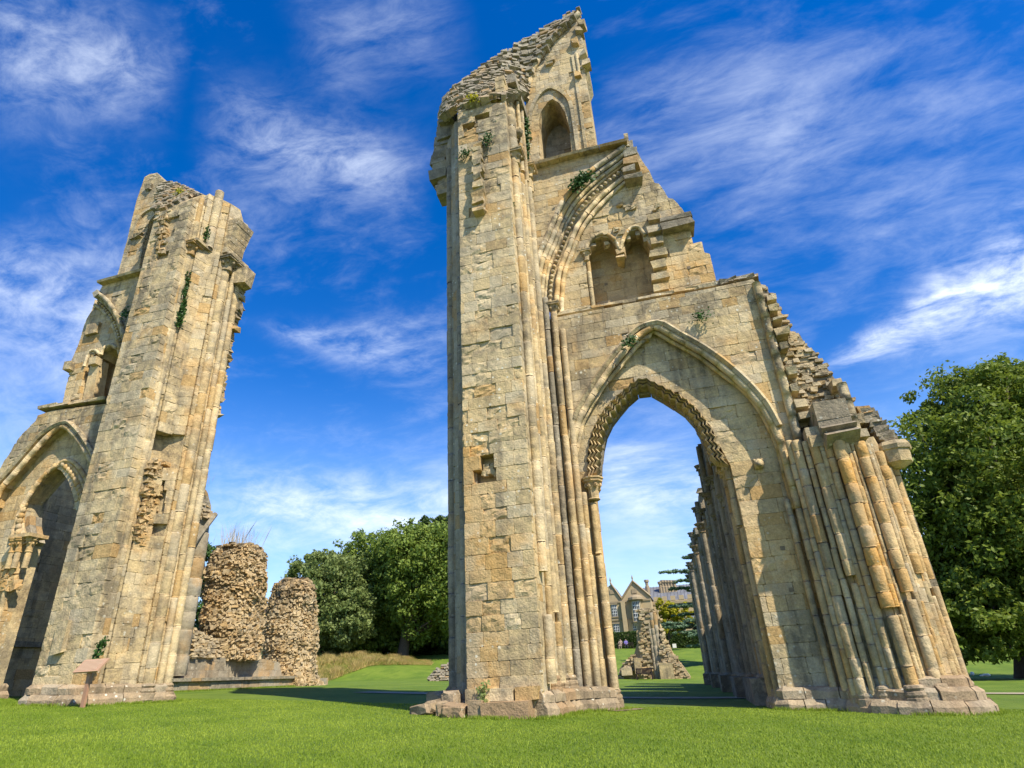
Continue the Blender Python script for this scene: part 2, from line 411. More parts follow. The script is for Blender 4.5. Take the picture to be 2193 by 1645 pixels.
def rubble_grid(T, A, B, seed, mat, size=(.34, .16), dens=1.0, kind='rubble_stone', ochre=.1, grey=.5, depth_=.16, core='rubble_core', back=None):
    """rough walling over a ruled surface between polylines A (below) and B (above)"""
    rng = random.Random(seed)
    A = resample(A, .25); n = len(A)
    Bq = resample(B, .25); s = np.linspace(0, len(Bq)-1, n); Bq = np.stack([np.interp(s, np.arange(len(Bq)), Bq[:, k]) for k in range(3)], 1)
    m_ = 9; G = np.array([[A[i]*(1-j/(m_-1))+Bq[i]*(j/(m_-1)) for i in range(n)] for j in range(m_)])
    jr = np.random.RandomState(seed); Gj = G+jr.uniform(-.05, .05, G.shape)
    F = [(j*n+i, j*n+i+1, (j+1)*n+i+1, (j+1)*n+i) for j in range(m_-1) for i in range(n-1)]
    T.part(core, Gj.reshape(-1, 3), F, mat, (0.3, ochre, grey))
    for i in range(n-1):
        for j in range(m_-1):
            a, b, c, d = G[j, i], G[j, i+1], G[j+1, i], G[j+1, i+1]
            ar = np.linalg.norm(np.cross(b-a, c-a)); k = ar/(size[0]*size[1])*dens
            k = int(k)+(1 if rng.random() < k-int(k) else 0)
            N = np.cross(b-a, c-a); ln = np.linalg.norm(N)
            if ln < 1e-6: continue
            N = N/ln
            if N[1] > 0: N = -N
            U = np.cross(N, [0, 0, 1.]); U /= np.linalg.norm(U)+1e-9
            for _ in range(k):
                u, v = rng.random(), rng.random(); p = (a*(1-u)+b*u)*(1-v)+(c*(1-u)+d*u)*v
                sz = (size[0]*rng.uniform(.5, 1.3), depth_*rng.uniform(.7, 1.6), size[1]*rng.uniform(.5, 1.25))
                V, Fq = rock(p+N*rng.uniform(-.02, .05), sz, rng, U, N)
                T.add(kind, V, Fq, (rng.random(), ochre*rng.uniform(0, 1.6), grey*rng.uniform(.5, 1.2)), mat)

def plinth_run(T, path, seed, mat, tiers=((0.0, .34, .34), (.36, .30, .2)), w=(.45, .95), ochre=.15, grey=.2, bite=.12):
    """courses of chamfered base stones along a line on the ground; tiers: (lift, height, how far they stand out)"""
    rng = random.Random(seed); P = resample([(x, y, 0) for x, y in path], .05)
    s = np.concatenate([[0], np.cumsum(np.linalg.norm(np.diff(P, axis=0), axis=1))]); L = s[-1]
    def at(u): return np.array([np.interp(u, s, P[:, 0]), np.interp(u, s, P[:, 1])])
    for (lift, hh, outw) in tiers:
        u = -rng.uniform(0, .2)
        while u < L:
            ww = rng.uniform(*w); a, b = max(0, u), min(L, u+ww); u += ww
            if b-a < .12: continue
            V = []; F = []; m = 3; h2 = hh*rng.uniform(.92, 1.06); o2 = outw*rng.uniform(.85, 1.12)
            for k in range(m+1):
                q = a+.008+(b-a-.016)*k/m; p = at(q); t = at(min(L, q+.05))-at(max(0, q-.05)); t /= np.linalg.norm(t)+1e-9; n = np.array([t[1], -t[0]])
                z0 = g(p[0], p[1])+lift-.12*(lift == 0); j = lambda s_: rng.uniform(-s_, s_)
                for (o, zz) in ((-.25, z0), (o2+j(.012), z0), (o2+j(.018), z0+(h2+.12*(lift == 0))*.68+j(.02)), (o2-.09+j(.03), z0+h2+.12*(lift == 0)+j(.015)), (-.25, z0+h2+.12*(lift == 0)+.02)):
                    V.append((p[0]+n[0]*o, p[1]+n[1]*o, zz))
            for k in range(m):
                for i in range(4): F.append((k*5+i, k*5+i+1, k*5+6+i, k*5+5+i))
            F += [(0, 1, 2, 3, 4), tuple(m*5+i for i in (4, 3, 2, 1, 0))]
            T.add('plinth_block', V, F, (rng.random(), ochre*rng.uniform(.3, 1.5), grey*rng.uniform(.4, 1.4)), mat)
# ------------------------------------------------------------------ materials
def new_mat(name):
    mt = bpy.data.materials.new(name); mt.use_nodes = True; t = NT(mt.node_tree); t.n.clear()
    out = t.new('ShaderNodeOutputMaterial'); b = t.new('ShaderNodeBsdfPrincipled'); t.l.new(b.outputs[0], out.inputs[0])
    b.inputs['Specular IOR Level'].default_value = 0.25
    return mt, t, b, out
def stone_material(name, buff=(.60, .46, .245), pale=(.52, .435, .285), dark=(.185, .152, .102), och=(.52, .29, .085), lichen=0.5, crust=0.66, bump=0.72, pos_scale=1.0):
    mt, t, b, out = new_mat(name)
    geo = t.new('ShaderNodeNewGeometry'); P = geo.outputs['Position']
    if pos_scale != 1.0: P = t.scale(P, (pos_scale,)*3)
    at = t.new('ShaderNodeAttribute'); at.attribute_name = 'tint'
    sp = t.new('ShaderNodeSeparateXYZ'); t.l.new(at.outputs['Vector'], sp.inputs[0]); rnd, oc, gr = sp.outputs
    lo = t.new('ShaderNodeTexNoise'); t.put(lo.inputs['Vector'], P); lo.inputs['Scale'].default_value = .62; lo.inputs['Detail'].default_value = 4; lo.inputs['Roughness'].default_value = .62
    ls = t.new('ShaderNodeSeparateColor'); t.l.new(lo.outputs['Color'], ls.inputs[0]); nA, nO, nL = ls.outputs
    nB = t.noise(P, 4.6, 4, .68); nC = t.noise(P, 27, 2, .6)
    nS = t.noise(t.scale(P, (2.2, 2.2, .16)), 1.0, 3, .6)
    c = t.mix(t.ramp(t.math('ADD', t.math('MULTIPLY', rnd, .5), t.math('MULTIPLY', nB, .75)), .3, .95), buff, pale)
    # ochre beds and iron staining
    f = t.math('MULTIPLY', t.math('MULTIPLY', t.ramp(nO, .48, .64), .6), t.ramp(t.math('ADD', nB, t.math('MULTIPLY', rnd, .6)), .45, 1.05))
    f = t.math('ADD', f, t.math('MULTIPLY', oc, t.math('ADD', t.math('MULTIPLY', nB, 1.3), .15)), clamp=True)
    c = t.mix(f, c, och)
    # grey-brown weathering crust and rain streaks
    f = t.math('MULTIPLY', t.ramp(t.math('ADD', nA, t.math('MULTIPLY', nB, .55)), .64, .96), crust)
    f = t.math('ADD', f, t.math('MULTIPLY', gr, t.ramp(nB, .25, .65)))
    f = t.math('ADD', f, t.math('MULTIPLY', t.ramp(nS, .50, .70), .50), clamp=True)
    f = t.math('MULTIPLY', f, t.math('SUBTRACT', 1.0, t.math('MULTIPLY', oc, .75), clamp=True))
    c = t.mix(f, c, dark)
    c = t.mix(t.math('MULTIPLY', t.ramp(rnd, .84, .92), .38), c, (.27, .235, .17))
    c = t.mix(t.math('MULTIPLY', t.ramp(rnd, .10, .04), .45), c, och)
    v = t.math('ADD', t.math('MULTIPLY', rnd, .30), t.math('ADD', t.math('MULTIPLY', nC, .75), .48))
    c = t.mix(1.0, c, v, 'MULTIPLY')
    if lichen > 0:
        vo = t.new('ShaderNodeTexVoronoi'); t.put(vo.inputs['Vector'], P); vo.inputs['Scale'].default_value = 8.0
        vs = t.new('ShaderNodeSeparateXYZ'); t.l.new(vo.outputs['Color'], vs.inputs[0])
        sd = t.math('SUBTRACT', t.math('MULTIPLY', vs.outputs[0], .40), t.math('ADD', vo.outputs['Distance'], t.math('MULTIPLY', nC, .16)))
        lf = t.math('MULTIPLY', t.ramp(sd, .0, .06), t.ramp(nL, .44, .60))
        c = t.mix(t.math('MULTIPLY', lf, lichen), c, (.60, .57, .46))
    t.l.new(c, b.inputs['Base Color']); b.inputs['Roughness'].default_value = .95; b.inputs['Specular IOR Level'].default_value = .1
    h = t.math('ADD', nB, t.math('MULTIPLY', nC, .26))
    bp = t.new('ShaderNodeBump'); bp.inputs['Strength'].default_value = bump; bp.inputs['Distance'].default_value = .06
    t.l.new(h, bp.inputs['Height']); t.l.new(bp.outputs[0], b.inputs['Normal'])
    return mt
M = {}
M['stone'] = stone_material('buff_stone')
M['lichen_stone'] = stone_material('lichened_stone', lichen=.85, crust=.68)
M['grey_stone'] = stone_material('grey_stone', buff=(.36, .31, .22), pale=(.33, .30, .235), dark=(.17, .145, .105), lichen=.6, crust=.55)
M['rubble'] = stone_material('rubble_stone', buff=(.54, .41, .225), pale=(.46, .38, .25), dark=(.17, .135, .09), och=(.48, .30, .12), lichen=.3, crust=.35, bump=.8)
M['plinth'] = stone_material('plinth_stone', buff=(.38, .285, .175), pale=(.36, .30, .21), dark=(.16, .125, .085), och=(.40, .25, .13), lichen=.9, crust=.5)

def simple(name, c, rough=.8, var=.25, scale=8., bump=0., spec=.25, metal=0.):
    mt, t, b, out = new_mat(name); geo = t.new('ShaderNodeNewGeometry'); P = geo.outputs['Position']
    n = t.noise(P, scale, 5, .6); v = t.ramp(n, .2, .8, 1-var, 1+var, False)
    t.l.new(t.mix(1.0, c, v, 'MULTIPLY'), b.inputs['Base Color']); b.inputs['Roughness'].default_value = rough
    b.inputs['Specular IOR Level'].default_value = spec; b.inputs['Metallic'].default_value = metal
    if bump:
        bp = t.new('ShaderNodeBump'); bp.inputs['Strength'].default_value = bump; bp.inputs['Distance'].default_value = .02
        t.l.new(t.noise(P, scale*4, 4, .6), bp.inputs['Height']); t.l.new(bp.outputs[0], b.inputs['Normal'])
    return mt
def leaf_material(name, lo, hi, trans=.35, rough=.55):
    mt, t, b, out = new_mat(name); at = t.new('ShaderNodeAttribute'); at.attribute_name = 'tint'
    sp = t.new('ShaderNodeSeparateXYZ'); t.l.new(at.outputs['Vector'], sp.inputs[0])
    c = t.mix(sp.outputs[0], lo, hi)
    t.l.new(c, b.inputs['Base Color']); b.inputs['Roughness'].default_value = rough
    tr = t.new('ShaderNodeBsdfTranslucent'); t.l.new(t.mix(.5, c, hi), tr.inputs['Color'])
    mx = t.new('ShaderNodeMixShader'); mx.inputs[0].default_value = trans
    t.l.new(b.outputs[0], mx.inputs[1]); t.l.new(tr.outputs[0], mx.inputs[2]); t.l.new(mx.outputs[0], out.inputs[0])
    return mt
def ground_material():
    mt, t, b, out = new_mat('mown_grass'); geo = t.new('ShaderNodeNewGeometry'); P = geo.outputs['Position']
    n1 = t.noise(P, .35, 5, .6); n2 = t.noise(P, 4.0, 6, .7); n3 = t.noise(P, 45, 4, .7)
    c = t.mix(t.ramp(n1, .3, .72), (.105, .175, .014), (.215, .270, .032))
    c = t.mix(t.ramp(n2, .35, .75), c, (.150, .215, .020))
    n4 = t.noise(t.scale(P, (1.0, .35, 1.0)), .9, 3, .6)
    c = t.mix(t.math('MULTIPLY', t.ramp(n4, .42, .66), .6), c, (.080, .135, .012))
    c = t.mix(t.math('MULTIPLY', t.ramp(t.noise(P, 1.7, 4, .7), .56, .74), .4), c, (.26, .28, .05))
    c = t.mix(t.math('MULTIPLY', t.ramp(n3, .35, .75), .75), c, (.045, .105, .006))
    t.l.new(c, b.inputs['Base Color']); b.inputs['Roughness'].default_value = .85
    bp = t.new('ShaderNodeBump'); bp.inputs['Strength'].default_value = .8; bp.inputs['Distance'].default_value = .04
    t.l.new(t.math('ADD', n3, t.math('MULTIPLY', n2, .8)), bp.inputs['Height']); t.l.new(bp.outputs[0], b.inputs['Normal'])
    return mt
M['grass'] = ground_material()
M['blade'] = leaf_material('grass_blade', (.150, .240, .016), (.350, .430, .050), .4, .6)
M['dry_grass'] = leaf_material('dry_grass', (.30, .25, .07), (.66, .50, .20), .3, .8)
M['leaf'] = leaf_material('walnut_leaf', (.075, .118, .015), (.225, .285, .035))
M['leaf_oak'] = leaf_material('oak_leaf', (.076, .133, .022), (.255, .323, .054))
M['leaf_olive'] = leaf_material('olive_green_leaf', (.102, .150, .041), (.255, .306, .093))
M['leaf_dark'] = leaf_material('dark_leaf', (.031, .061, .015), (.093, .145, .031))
M['needle'] = leaf_material('cedar_needle', (.060, .119, .065), (.187, .272, .153), .15)
M['yew'] = leaf_material('yew_needle', (.034, .076, .020), (.119, .204, .051), .15)
M['leaf_yellow'] = leaf_material('yellow_leaf', (.20, .22, .012), (.50, .44, .025))
M['ivy'] = leaf_material('ivy_leaf', (.018, .050, .008), (.050, .115, .018), .2)
M['bark'] = simple('bark', (.075, .058, .042), .95, .4, 6, .8)
M['gravel'] = simple('gravel_path', (.33, .28, .20), .95, .25, 30, .5)
M['soil_hole_shade'] = simple('soil_and_hole_shade', (.20, .15, .095), .95, .3, 14, .6)
M['house'] = simple('manor_stone', (.40, .31, .185), .92, .16, 1.2, .2)
M['house_trim'] = simple('manor_trim', (.30, .235, .15), .92, .2, 2)
M['slate'] = simple('slate_roof', (.145, .150, .165), .7, .35, .8, .2)
M['white'] = simple('white_paint', (.72, .70, .66), .5, .06, 4)
M['glass'] = simple('dark_glass', (.018, .020, .024), .08, .3, .4, 0, .6)
M['bench'] = simple('dark_bench_wood', (.030, .020, .018), .7, .3, 10)
M['sign'] = simple('tan_board', (.40, .245, .155), .6, .05, 5)
M['sign_text'] = simple('pale_lettering', (.52, .38, .26), .6, .04, 5)
M['sign_post'] = simple('tan_post', (.36, .20, .125), .6, .12, 12)
M['skin'] = simple('skin', (.46, .30, .22), .6, .08, 20)
M['cloth_tan'] = simple('tan_clothes', (.36, .27, .22), .85, .12, 20)
M['cloth_purple'] = simple('purple_clothes', (.18, .15, .42), .85, .12, 20)
M['cloth_dark'] = simple('dark_clothes', (.03, .03, .045), .85, .2, 20)
M['navy'] = simple('navy_fabric', (.03, .05, .10), .7, .15, 10)
M['cottage'] = simple('ochre_stone_wall', (.46, .33, .13), .9, .2, 2)
M['tile_roof'] = simple('brown_tile', (.17, .105, .075), .85, .3, 3)
M['hair'] = simple('hair', (.05, .035, .025), .7, .2, 20)
# ------------------------------------------------------------------ the near ruin: crossing pier with its arch wall
S = M['stone']; LS = M['lichen_stone']; GS = M['grey_stone']; RB = M['rubble']; PL = M['plinth']
PR = .12                                    # facing stones stand this far in front of the core
def zY(x, y, Y): return float(PY(x, y, Y)[2])
def P3(pts): return [PY(x, y, Y) for x, y, Y in pts]
def curve3(pts, Y): return [PY(x, y, Y) for x, y in pts]
def lerp_curves(A, B, k, n=24):
    A = resample(A, .2); B = resample(B, .2)
    def rs(Q):
        s = np.linspace(0, len(Q)-1, n); return np.stack([np.interp(s, np.arange(len(Q)), Q[:, c]) for c in range(3)], 1)
    return rs(A)*(1-k)+rs(B)*k
def chevrons(T, C, O, n, mat, seed, y_front, ochre=.25, grey=.1):
    """zigzag order between the curves C (outside) and O (opening)"""
    C = lerp_curves(C, C, 0, n*2+1); O = lerp_curves(O, O, 0, n*2+1); rng = random.Random(seed)
    for i in range(n):
        parts = []
        for (k0, amp, w, yf) in ((0.02, .22, .17, y_front-.03), (0.27, .22, .17, y_front+.0), (0.52, .24, .22, y_front+.05)):
            i0, i1, i2 = 2*i, 2*i+1, 2*i+2
            def pt(ix, k, y): q = C[ix]*(1-k)+O[ix]*k; return (q[0], y, q[2])
            jx = rng.uniform(-.008, .008)
            for (ia, ib, ka, kb) in ((i0, i1, k0, k0+amp), (i1, i2, k0+amp, k0)):
                a0, a1, b0, b1 = pt(ia, ka, yf+jx), pt(ia, ka+w, yf+.03+jx), pt(ib, kb, yf+jx), pt(ib, kb+w, yf+.03+jx)
                am, bm_ = pt(ia, ka+w*.5, yf-.05+jx), pt(ib, kb+w*.5, yf-.05+jx)
                a0b, a1b, b0b, b1b = [(p[0], y_front+.5, p[2]) for p in (a0, a1, b0, b1)]
                V = [a0, am, a1, b0, bm_, b1, a0b, a1b, b0b, b1b]
                F = [(0, 1, 4, 3), (1, 2, 5, 4), (0, 3, 8, 6), (2, 7, 9, 5), (0, 6, 7, 2, 1), (3, 4, 5, 9, 8)]
                parts.append((V, F))
        V, F = join(parts); T.add('chevron', V, F, (rng.random(), ochre, grey), mat)
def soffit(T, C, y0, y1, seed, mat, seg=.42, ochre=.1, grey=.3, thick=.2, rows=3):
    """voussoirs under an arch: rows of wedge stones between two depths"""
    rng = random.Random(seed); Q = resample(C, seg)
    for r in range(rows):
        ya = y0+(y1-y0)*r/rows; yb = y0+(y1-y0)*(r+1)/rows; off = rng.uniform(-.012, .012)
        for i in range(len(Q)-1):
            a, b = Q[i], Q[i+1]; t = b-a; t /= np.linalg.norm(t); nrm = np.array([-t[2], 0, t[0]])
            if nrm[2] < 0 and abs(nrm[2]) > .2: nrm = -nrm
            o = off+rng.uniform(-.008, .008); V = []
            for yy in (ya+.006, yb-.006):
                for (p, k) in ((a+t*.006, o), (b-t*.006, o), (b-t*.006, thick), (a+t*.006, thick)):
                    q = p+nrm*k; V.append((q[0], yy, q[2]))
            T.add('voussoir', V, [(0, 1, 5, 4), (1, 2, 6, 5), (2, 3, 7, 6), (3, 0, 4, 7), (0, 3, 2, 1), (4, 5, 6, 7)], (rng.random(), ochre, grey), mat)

def near_ruin():
    gx, gy = -1.0, 15.5
    T = Thing('arch_ruin', 'tall broken abbey pier with pointed chevron arch and clustered shafts, the nearer one', 'ruin', (gx, gy, g(gx, gy)), 'crossing piers of the ruined abbey church')
    zb = g(-4, 13.3)-.2; zw = g(0, 16)-.25
    # ---------------- pier core
    fx0, fx1, fy = -4.74, -3.13, 13.3
    plan = [(fx0+.14, fy+.34), (fx1-.14, fy+.34), (fx1-PR, fy+.4), (fx1-PR, 16.3), (-3.2, 17.8), (-5.2, 17.8), (-5.66, 16.4), (-5.78, 15.2), (-5.42, 14.95), (-5.34, 14.45), (-4.98, 14.25), (-4.86, 13.8)]
    tops = [zY(985, 238, 13.4), zY(1066, 222, 13.4), 19.2, 20.6, 20.6, 19.6, 19.8, zY(949, 252, 15.2), 18.7, 18.6, 18.3, 18.2]
    V, F = extrude_plan(plan, zb, tops); T.part('pier_core', V, F, S, (.3, .1, .25))
    cen = (-4.2, 15.5)
    # front face
    zt = zY(975, 258, fy)
    out = [(fx0, zb), (fx1, zb), (fx1, zY(1075, 222, fy)), (-4.0, zY(1036, 219, fy)), (fx0, zY(975, 240, fy))]
    hole = [XZ([(1036, 962), (1069, 1016)], fy), XZ([(1000, 258), (1045, 300)], fy)]
    h0, h1 = hole; h0 = [(h0[0][0]-.06, h0[0][1]+.08), (h0[1][0]+.06, h0[1][1]-.08)]
    def inhole(u, v): return h0[0][0] < u < h0[1][0] and h0[1][1] < v < h0[0][1]
    hr = random.Random(77)
    def skip(u, v): return inhole(u, v) or (-4.36 < u < -3.86 and 16.2 < v and hr.random() < .4)
    def rfn(u, v, rng):
        if -4.34 < u < -3.84: return rng.uniform(.6, 1.4) if rng.random() < .5 else 0.
        return 0.
    ashlar(T, out, yframe(fy+PR), 11, LS, (.26, .38), (.34, .66), PR, lambda u, v: .6 if v < 6.0 and u < -3.85 else .12, lambda u, v: .06+.30*max(0, min(1, (v-8)/8)), .14, skip, rough_fn=rfn)
    rng = random.Random(5)
    for (x0, x1, y0, y1, n) in ((1038, 1066, 998, 1018, 16), (1002, 1046, 238, 300, 45)):
        for _ in range(n):
            p = PY(rng.uniform(x0, x1), rng.uniform(y0, y1), fy+.2)
            V, F = rock(p, (rng.uniform(.08, .2), rng.uniform(.1, .2), rng.uniform(.06, .14)), rng); T.add('rubble_stone', V, F, (rng.random(), .2, .35), RB)
    # sides
    def side(p, q, z0, z1, seed, mat=S, **kw):
        fr, L = eframe(p, q, cen); ashlar(T, [(0, z0), (L, z0), (L, z1), (0, z1)], fr, seed, mat, **kw)
    side((fx1-PR, fy+PR), (fx1-PR, 16.3), zb, 19.0, 21, LS, proud=PR, grey=lambda u, v: .15)
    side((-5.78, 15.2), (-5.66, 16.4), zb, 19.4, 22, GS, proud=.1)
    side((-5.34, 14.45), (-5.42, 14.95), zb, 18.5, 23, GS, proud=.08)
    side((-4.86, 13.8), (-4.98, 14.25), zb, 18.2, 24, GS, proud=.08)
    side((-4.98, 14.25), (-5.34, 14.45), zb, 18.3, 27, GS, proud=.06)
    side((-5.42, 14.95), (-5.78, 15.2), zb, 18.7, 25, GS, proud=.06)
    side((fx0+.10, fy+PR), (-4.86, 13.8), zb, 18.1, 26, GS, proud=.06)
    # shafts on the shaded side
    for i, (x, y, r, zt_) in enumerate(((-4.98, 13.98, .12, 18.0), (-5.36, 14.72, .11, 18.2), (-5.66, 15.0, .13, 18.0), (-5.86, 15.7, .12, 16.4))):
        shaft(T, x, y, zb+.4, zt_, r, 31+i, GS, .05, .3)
        shaft_base(T, x, y, zb+.2, r, PL, 35+i)
    # vault springers that jut from the shaded side
    for i, (px, py, Y, w, h_) in enumerate(((944, 372, 15.5, .62, 1.0), (950, 330, 15.5, .62, .9), (957, 290, 15.4, .62, .8), (962, 258, 15.2, .6, .7), (951, 412, 15.6, .45, .6))):
        p = PY(px, py, Y); rr = random.Random(40+i)
        for k in range(3):
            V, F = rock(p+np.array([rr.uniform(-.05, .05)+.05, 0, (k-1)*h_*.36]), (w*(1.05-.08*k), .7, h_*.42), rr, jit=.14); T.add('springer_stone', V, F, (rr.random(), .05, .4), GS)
    capital(T, -5.86, 15.75, zY(943, 425, 15.75), .13, .45, GS, 48)
    # broken rib down the middle of the face
    y = 318
    while y < 462:
        p = PY(1024+(y-318)*.02, y, fy-.06); sz = rng.uniform(.15, .26); V, F = rock(p, (rng.uniform(.26, .36), rng.uniform(.24, .40), sz), rng, jit=.3)
        T.add('broken_rib_stone', V, F, (rng.random(), .15, .25), LS); y += sz*48
    # vaulting shafts on the sunlit side and at the arch wall
    z1 = zY(1098, 345, 13.8)
    for i, (x, y, r, zt_, z0) in enumerate(((-3.06, 13.74, .125, z1, 3.0), (-3.06, 14.18, .085, z1+.1, .9), (-3.05, 14.62, .11, z1+.15, 2.2), (-3.04, 15.06, .085, z1+.3, .9), (-3.0, 15.5, .12, zY(1125, 372, 15.5), .9))):
        shaft(T, x, y, zb+z0, zt_, r, 51+i, LS, .12, .12, (.5, 1.1))
        if z0 < 1: shaft_base(T, x, y, zb+.5, r*1.05, PL, 56+i)
    shaft(T, -3.04, 13.78, zb+.75, zb+2.1, .12, 57, S, .2, .1)
    shaft(T, -3.02, 14.62, zb+.75, zb+2.0, .11, 58, S, .2, .1)
    capital(T, -3.03, 13.78, z1+.25, .13, .5, LS, 61); capital(T, -2.98, 15.5, zY(1125, 362, 15.5), .13, .5, LS, 62)
    shaft(T, -3.08, 13.72, z1+.25, zY(1082, 238, 13.7), .17, 63, LS, .05, .2, (.4, .7))
    for i, (x, y) in enumerate(((-3.0, 14.6), (-2.98, 15.1), (-2.93, 15.62))):
        shaft(T, x, y, z1+.3, zY(1118, 222, 15.2), .075, 64+i, LS, .3 if i else .05, .1, (.5, .9))
    V, F = box(-3.15, -2.85, 13.9, 15.7, zY(1110, 222, 14.8), zY(1110, 205, 14.8)); T.add('springer_stone', V, F, (.4, .05, .4), GS)
    V, F = ball((-3.0, 14.35, zY(1105, 285, 14.35)), .19); T.add('carved_head', V, F, (.4, .1, .3), LS)
    # plinth of the pier
    rr = random.Random(9)
    for (x0, x1, y0, y1, za, zc) in ((1000, 1030, 12.85, 13.5, 1538, 1500), (1030, 1133, 12.82, 13.5, 1538, 1500)):
        a = PY(x0, za, y0); b = PY(x1, zc, y0)
        V, F = rock(((a[0]+b[0])/2, (y0+y1)/2, (a[2]+b[2])/2-.1), (b[0]-a[0]-.02, y1-y0, b[2]-a[2]+.2), rr, jit=.05); T.add('plinth_block', V, F, (rr.random(), .25, .15), PL)
    plinth_run(T, [(-3.15, 13.25), (-2.95, 13.9), (-2.85, 14.6), (-2.7, 15.2), (-2.35, 15.72), (-2.06, 16.1), (-2.12, 17.4)], 401, PL, ((0, .26, .10), (.26, .22, .03)), (.4, .8), .12, .3)
    plinth_run(T, [(-5.75, 16.6), (-5.95, 15.4), (-5.6, 14.7), (-5.2, 14.2), (-4.9, 13.7), (-4.75, 13.3)], 402, PL, ((0, .30, .16), (.30, .22, .03)), (.35, .7), .12, .4)
    for k in range(3):
        V, F = rock((fx0+.3+k*.5, fy-.03, PY(1050, 1489, fy)[2]), (.5, .3, .24), rr, jit=.1); T.add('plinth_block', V, F, (rr.random(), .2, .1), LS)

    # ---------------- rubble crown of the pier
    A = P3([(952, 250, 13.9), (968, 240, 13.5), (1005, 226, 13.3), (1075, 212, 13.3), (1108, 206, 14.4), (1128, 196, 15.7), (1143, 142, 15.85), (1180, 90, 15.85), (1236, 36, 15.9)])
    B = P3([(946, 243, 14.9), (960, 212, 14.9), (1000, 172, 15.2), (1060, 130, 15.6), (1108, 98, 15.9), (1138, 80, 16.0), (1165, 64, 16.1), (1200, 44, 16.2), (1242, 25, 16.3)])
    rubble_grid(T, A, B, 71, GS, (.26, .15), 1.3, grey=.45, ochre=.05, depth_=.2)
    B2 = P3([(952, 243, 16.5), (965, 215, 17), (1003, 182, 17.2), (1062, 140, 17.4), (1110, 106, 17.4), (1140, 88, 17.4), (1167, 72, 17.4), (1202, 52, 17.4), (1243, 34, 17.3)])
    V = list(B)+list(B2); n = len(B); T.part('crown_back', V, [(i, i+1, n+i+1, n+i) for i in range(n-1)], GS, (.4, 0, .5))
    # ---------------- clerestory wall with its window
    Yc = 16.0
    rib = [(1127, 214), (1129, 190), (1143, 146), (1175, 97), (1208, 60), (1240, 29)]
    win = [(1157, 348), (1153, 263), (1158, 240), (1172, 219), (1183, 212), (1197, 220), (1210, 241), (1220, 277), (1224, 331)]
    outl = [(1118, 362)]+[(1120, 260)]+rib+[(1246, 48), (1244, 75), (1254, 110), (1258, 135), (1252, 150), (1262, 215), (1277, 318)]+[(1224, 331)]+win[::-1]
    O = XZ(outl, Yc)
    V, F = extrude_xz(O, Yc+PR, 17.5); T.part('clerestory_core', V, F, S, (.4, .1, .2))
    ashlar(T, O, yframe(Yc+PR), 81, LS, (.24, .34), (.34, .62), PR, lambda u, v: .12, lambda u, v: .12, .06)
    sweep(T, curve3(rib, Yc-.06), circ(.12, 7), .5, 82, LS, grey=.2, smooth=True)
    Ob = XZ([(1145, 362), (1145, 200), (1232, 200), (1232, 345)], 17.25)
    V, F = extrude_xz(Ob, 17.25, 17.45); T.part('passage_wall', V, F, GS, (.3, .05, .3))
    ashlar(T, Ob, yframe(17.25), 83, GS, (.3, .4), (.4, .7), .03, grey=lambda u, v: .3)
    hood = [(1137, 300), (1136, 262), (1140, 233), (1157, 204), (1179, 190), (1204, 200), (1222, 222), (1231, 270), (1239, 326)]
    sweep(T, curve3(hood, Yc), rect(.14, .2), .45, 84, LS, grey=.15)
    sweep(T, curve3([(1151, 340), (1147, 263), (1153, 236), (1169, 214), (1182, 206), (1199, 213), (1214, 238), (1225, 275), (1231, 328)], Yc+.08), circ(.07, 6), .45, 85, LS, smooth=True)
    p = PY(1232, 105, Yc); shaft(T, p[0], Yc-.02, zY(1236, 160, Yc), zY(1232, 118, Yc), .08, 86, LS)
    for k, (px, py) in enumerate(((1233, 95), (1240, 70), (1247, 55), (1250, 120), (1256, 140), (1181, 132), (1176, 136), (1238, 165))):
        V, F = rock(PY(px, py, Yc), (.26, .34, .3), rr, jit=.35); T.add('carved_fragment', V, F, (rr.random(), .2, .3), LS)
    p0, p1 = PY(1241, 150, Yc), PY(1262, 325, Yc)
    sweep(T, [PY(1226, 120, Yc), PY(1240, 210, Yc), PY(1256, 326, Yc)], rect(.10, .12), .6, 87, LS)
    # string course under it
    sweep(T, [PY(1114, 362, 15.9), PY(1230, 331, 15.9), PY(1343, 303, 15.9)], [(-.12, -.2), (.10, -.2), (.13, .16), (.04, .2), (-.05, .1)], .7, 88, LS, kind='string_course', grey=.25)
    V, F = rock(PY(1344, 313, 16.2), (.14, .6, .55), rr, jit=.1); T.add('string_course', V, F, (.5, 0, .4), LS)
    # ---------------- spandrel beside the tall arch
    H = [(1140, 640), (1141, 612), (1144, 584), (1152, 552), (1172, 506), (1197, 448), (1223, 408), (1270, 364), (1307, 338), (1338, 315)]
    I = [(1206, 672), (1206, 640), (1208, 604), (1213, 580), (1224, 553), (1245, 499), (1270, 462), (1303, 426), (1347, 388)]
    O = XZ([(1112, 362), (1340, 306)]+H[::-1]+[(1138, 700), (1100, 700)], Yc)
    V, F = extrude_xz(O, Yc+PR, 17.9); T.part('spandrel_core', V, F, S, (.4, .1, .15))
    ashlar(T, O, yframe(Yc+PR), 91, LS, (.24, .34), (.34, .62), PR, lambda u, v: .1, lambda u, v: .08, .03)
    Hc, Ic = curve3(H, 15.98), curve3(I, 16.38)
    for i, (k, r, dy, gr_) in enumerate(((0.02, .10, -.05, .35), (.17, .09, .0, .2), (.30, .075, .05, .25), (.40, .06, .1, .15), (.80, .085, -.02, .05), (.97, .075, -.03, .05))):
        c = lerp_curves(Hc, Ic, k); c[:, 1] += dy; sweep(T, c, circ(r, 7), .55, 92+i, LS, ochre=.05, grey=gr_, smooth=True)
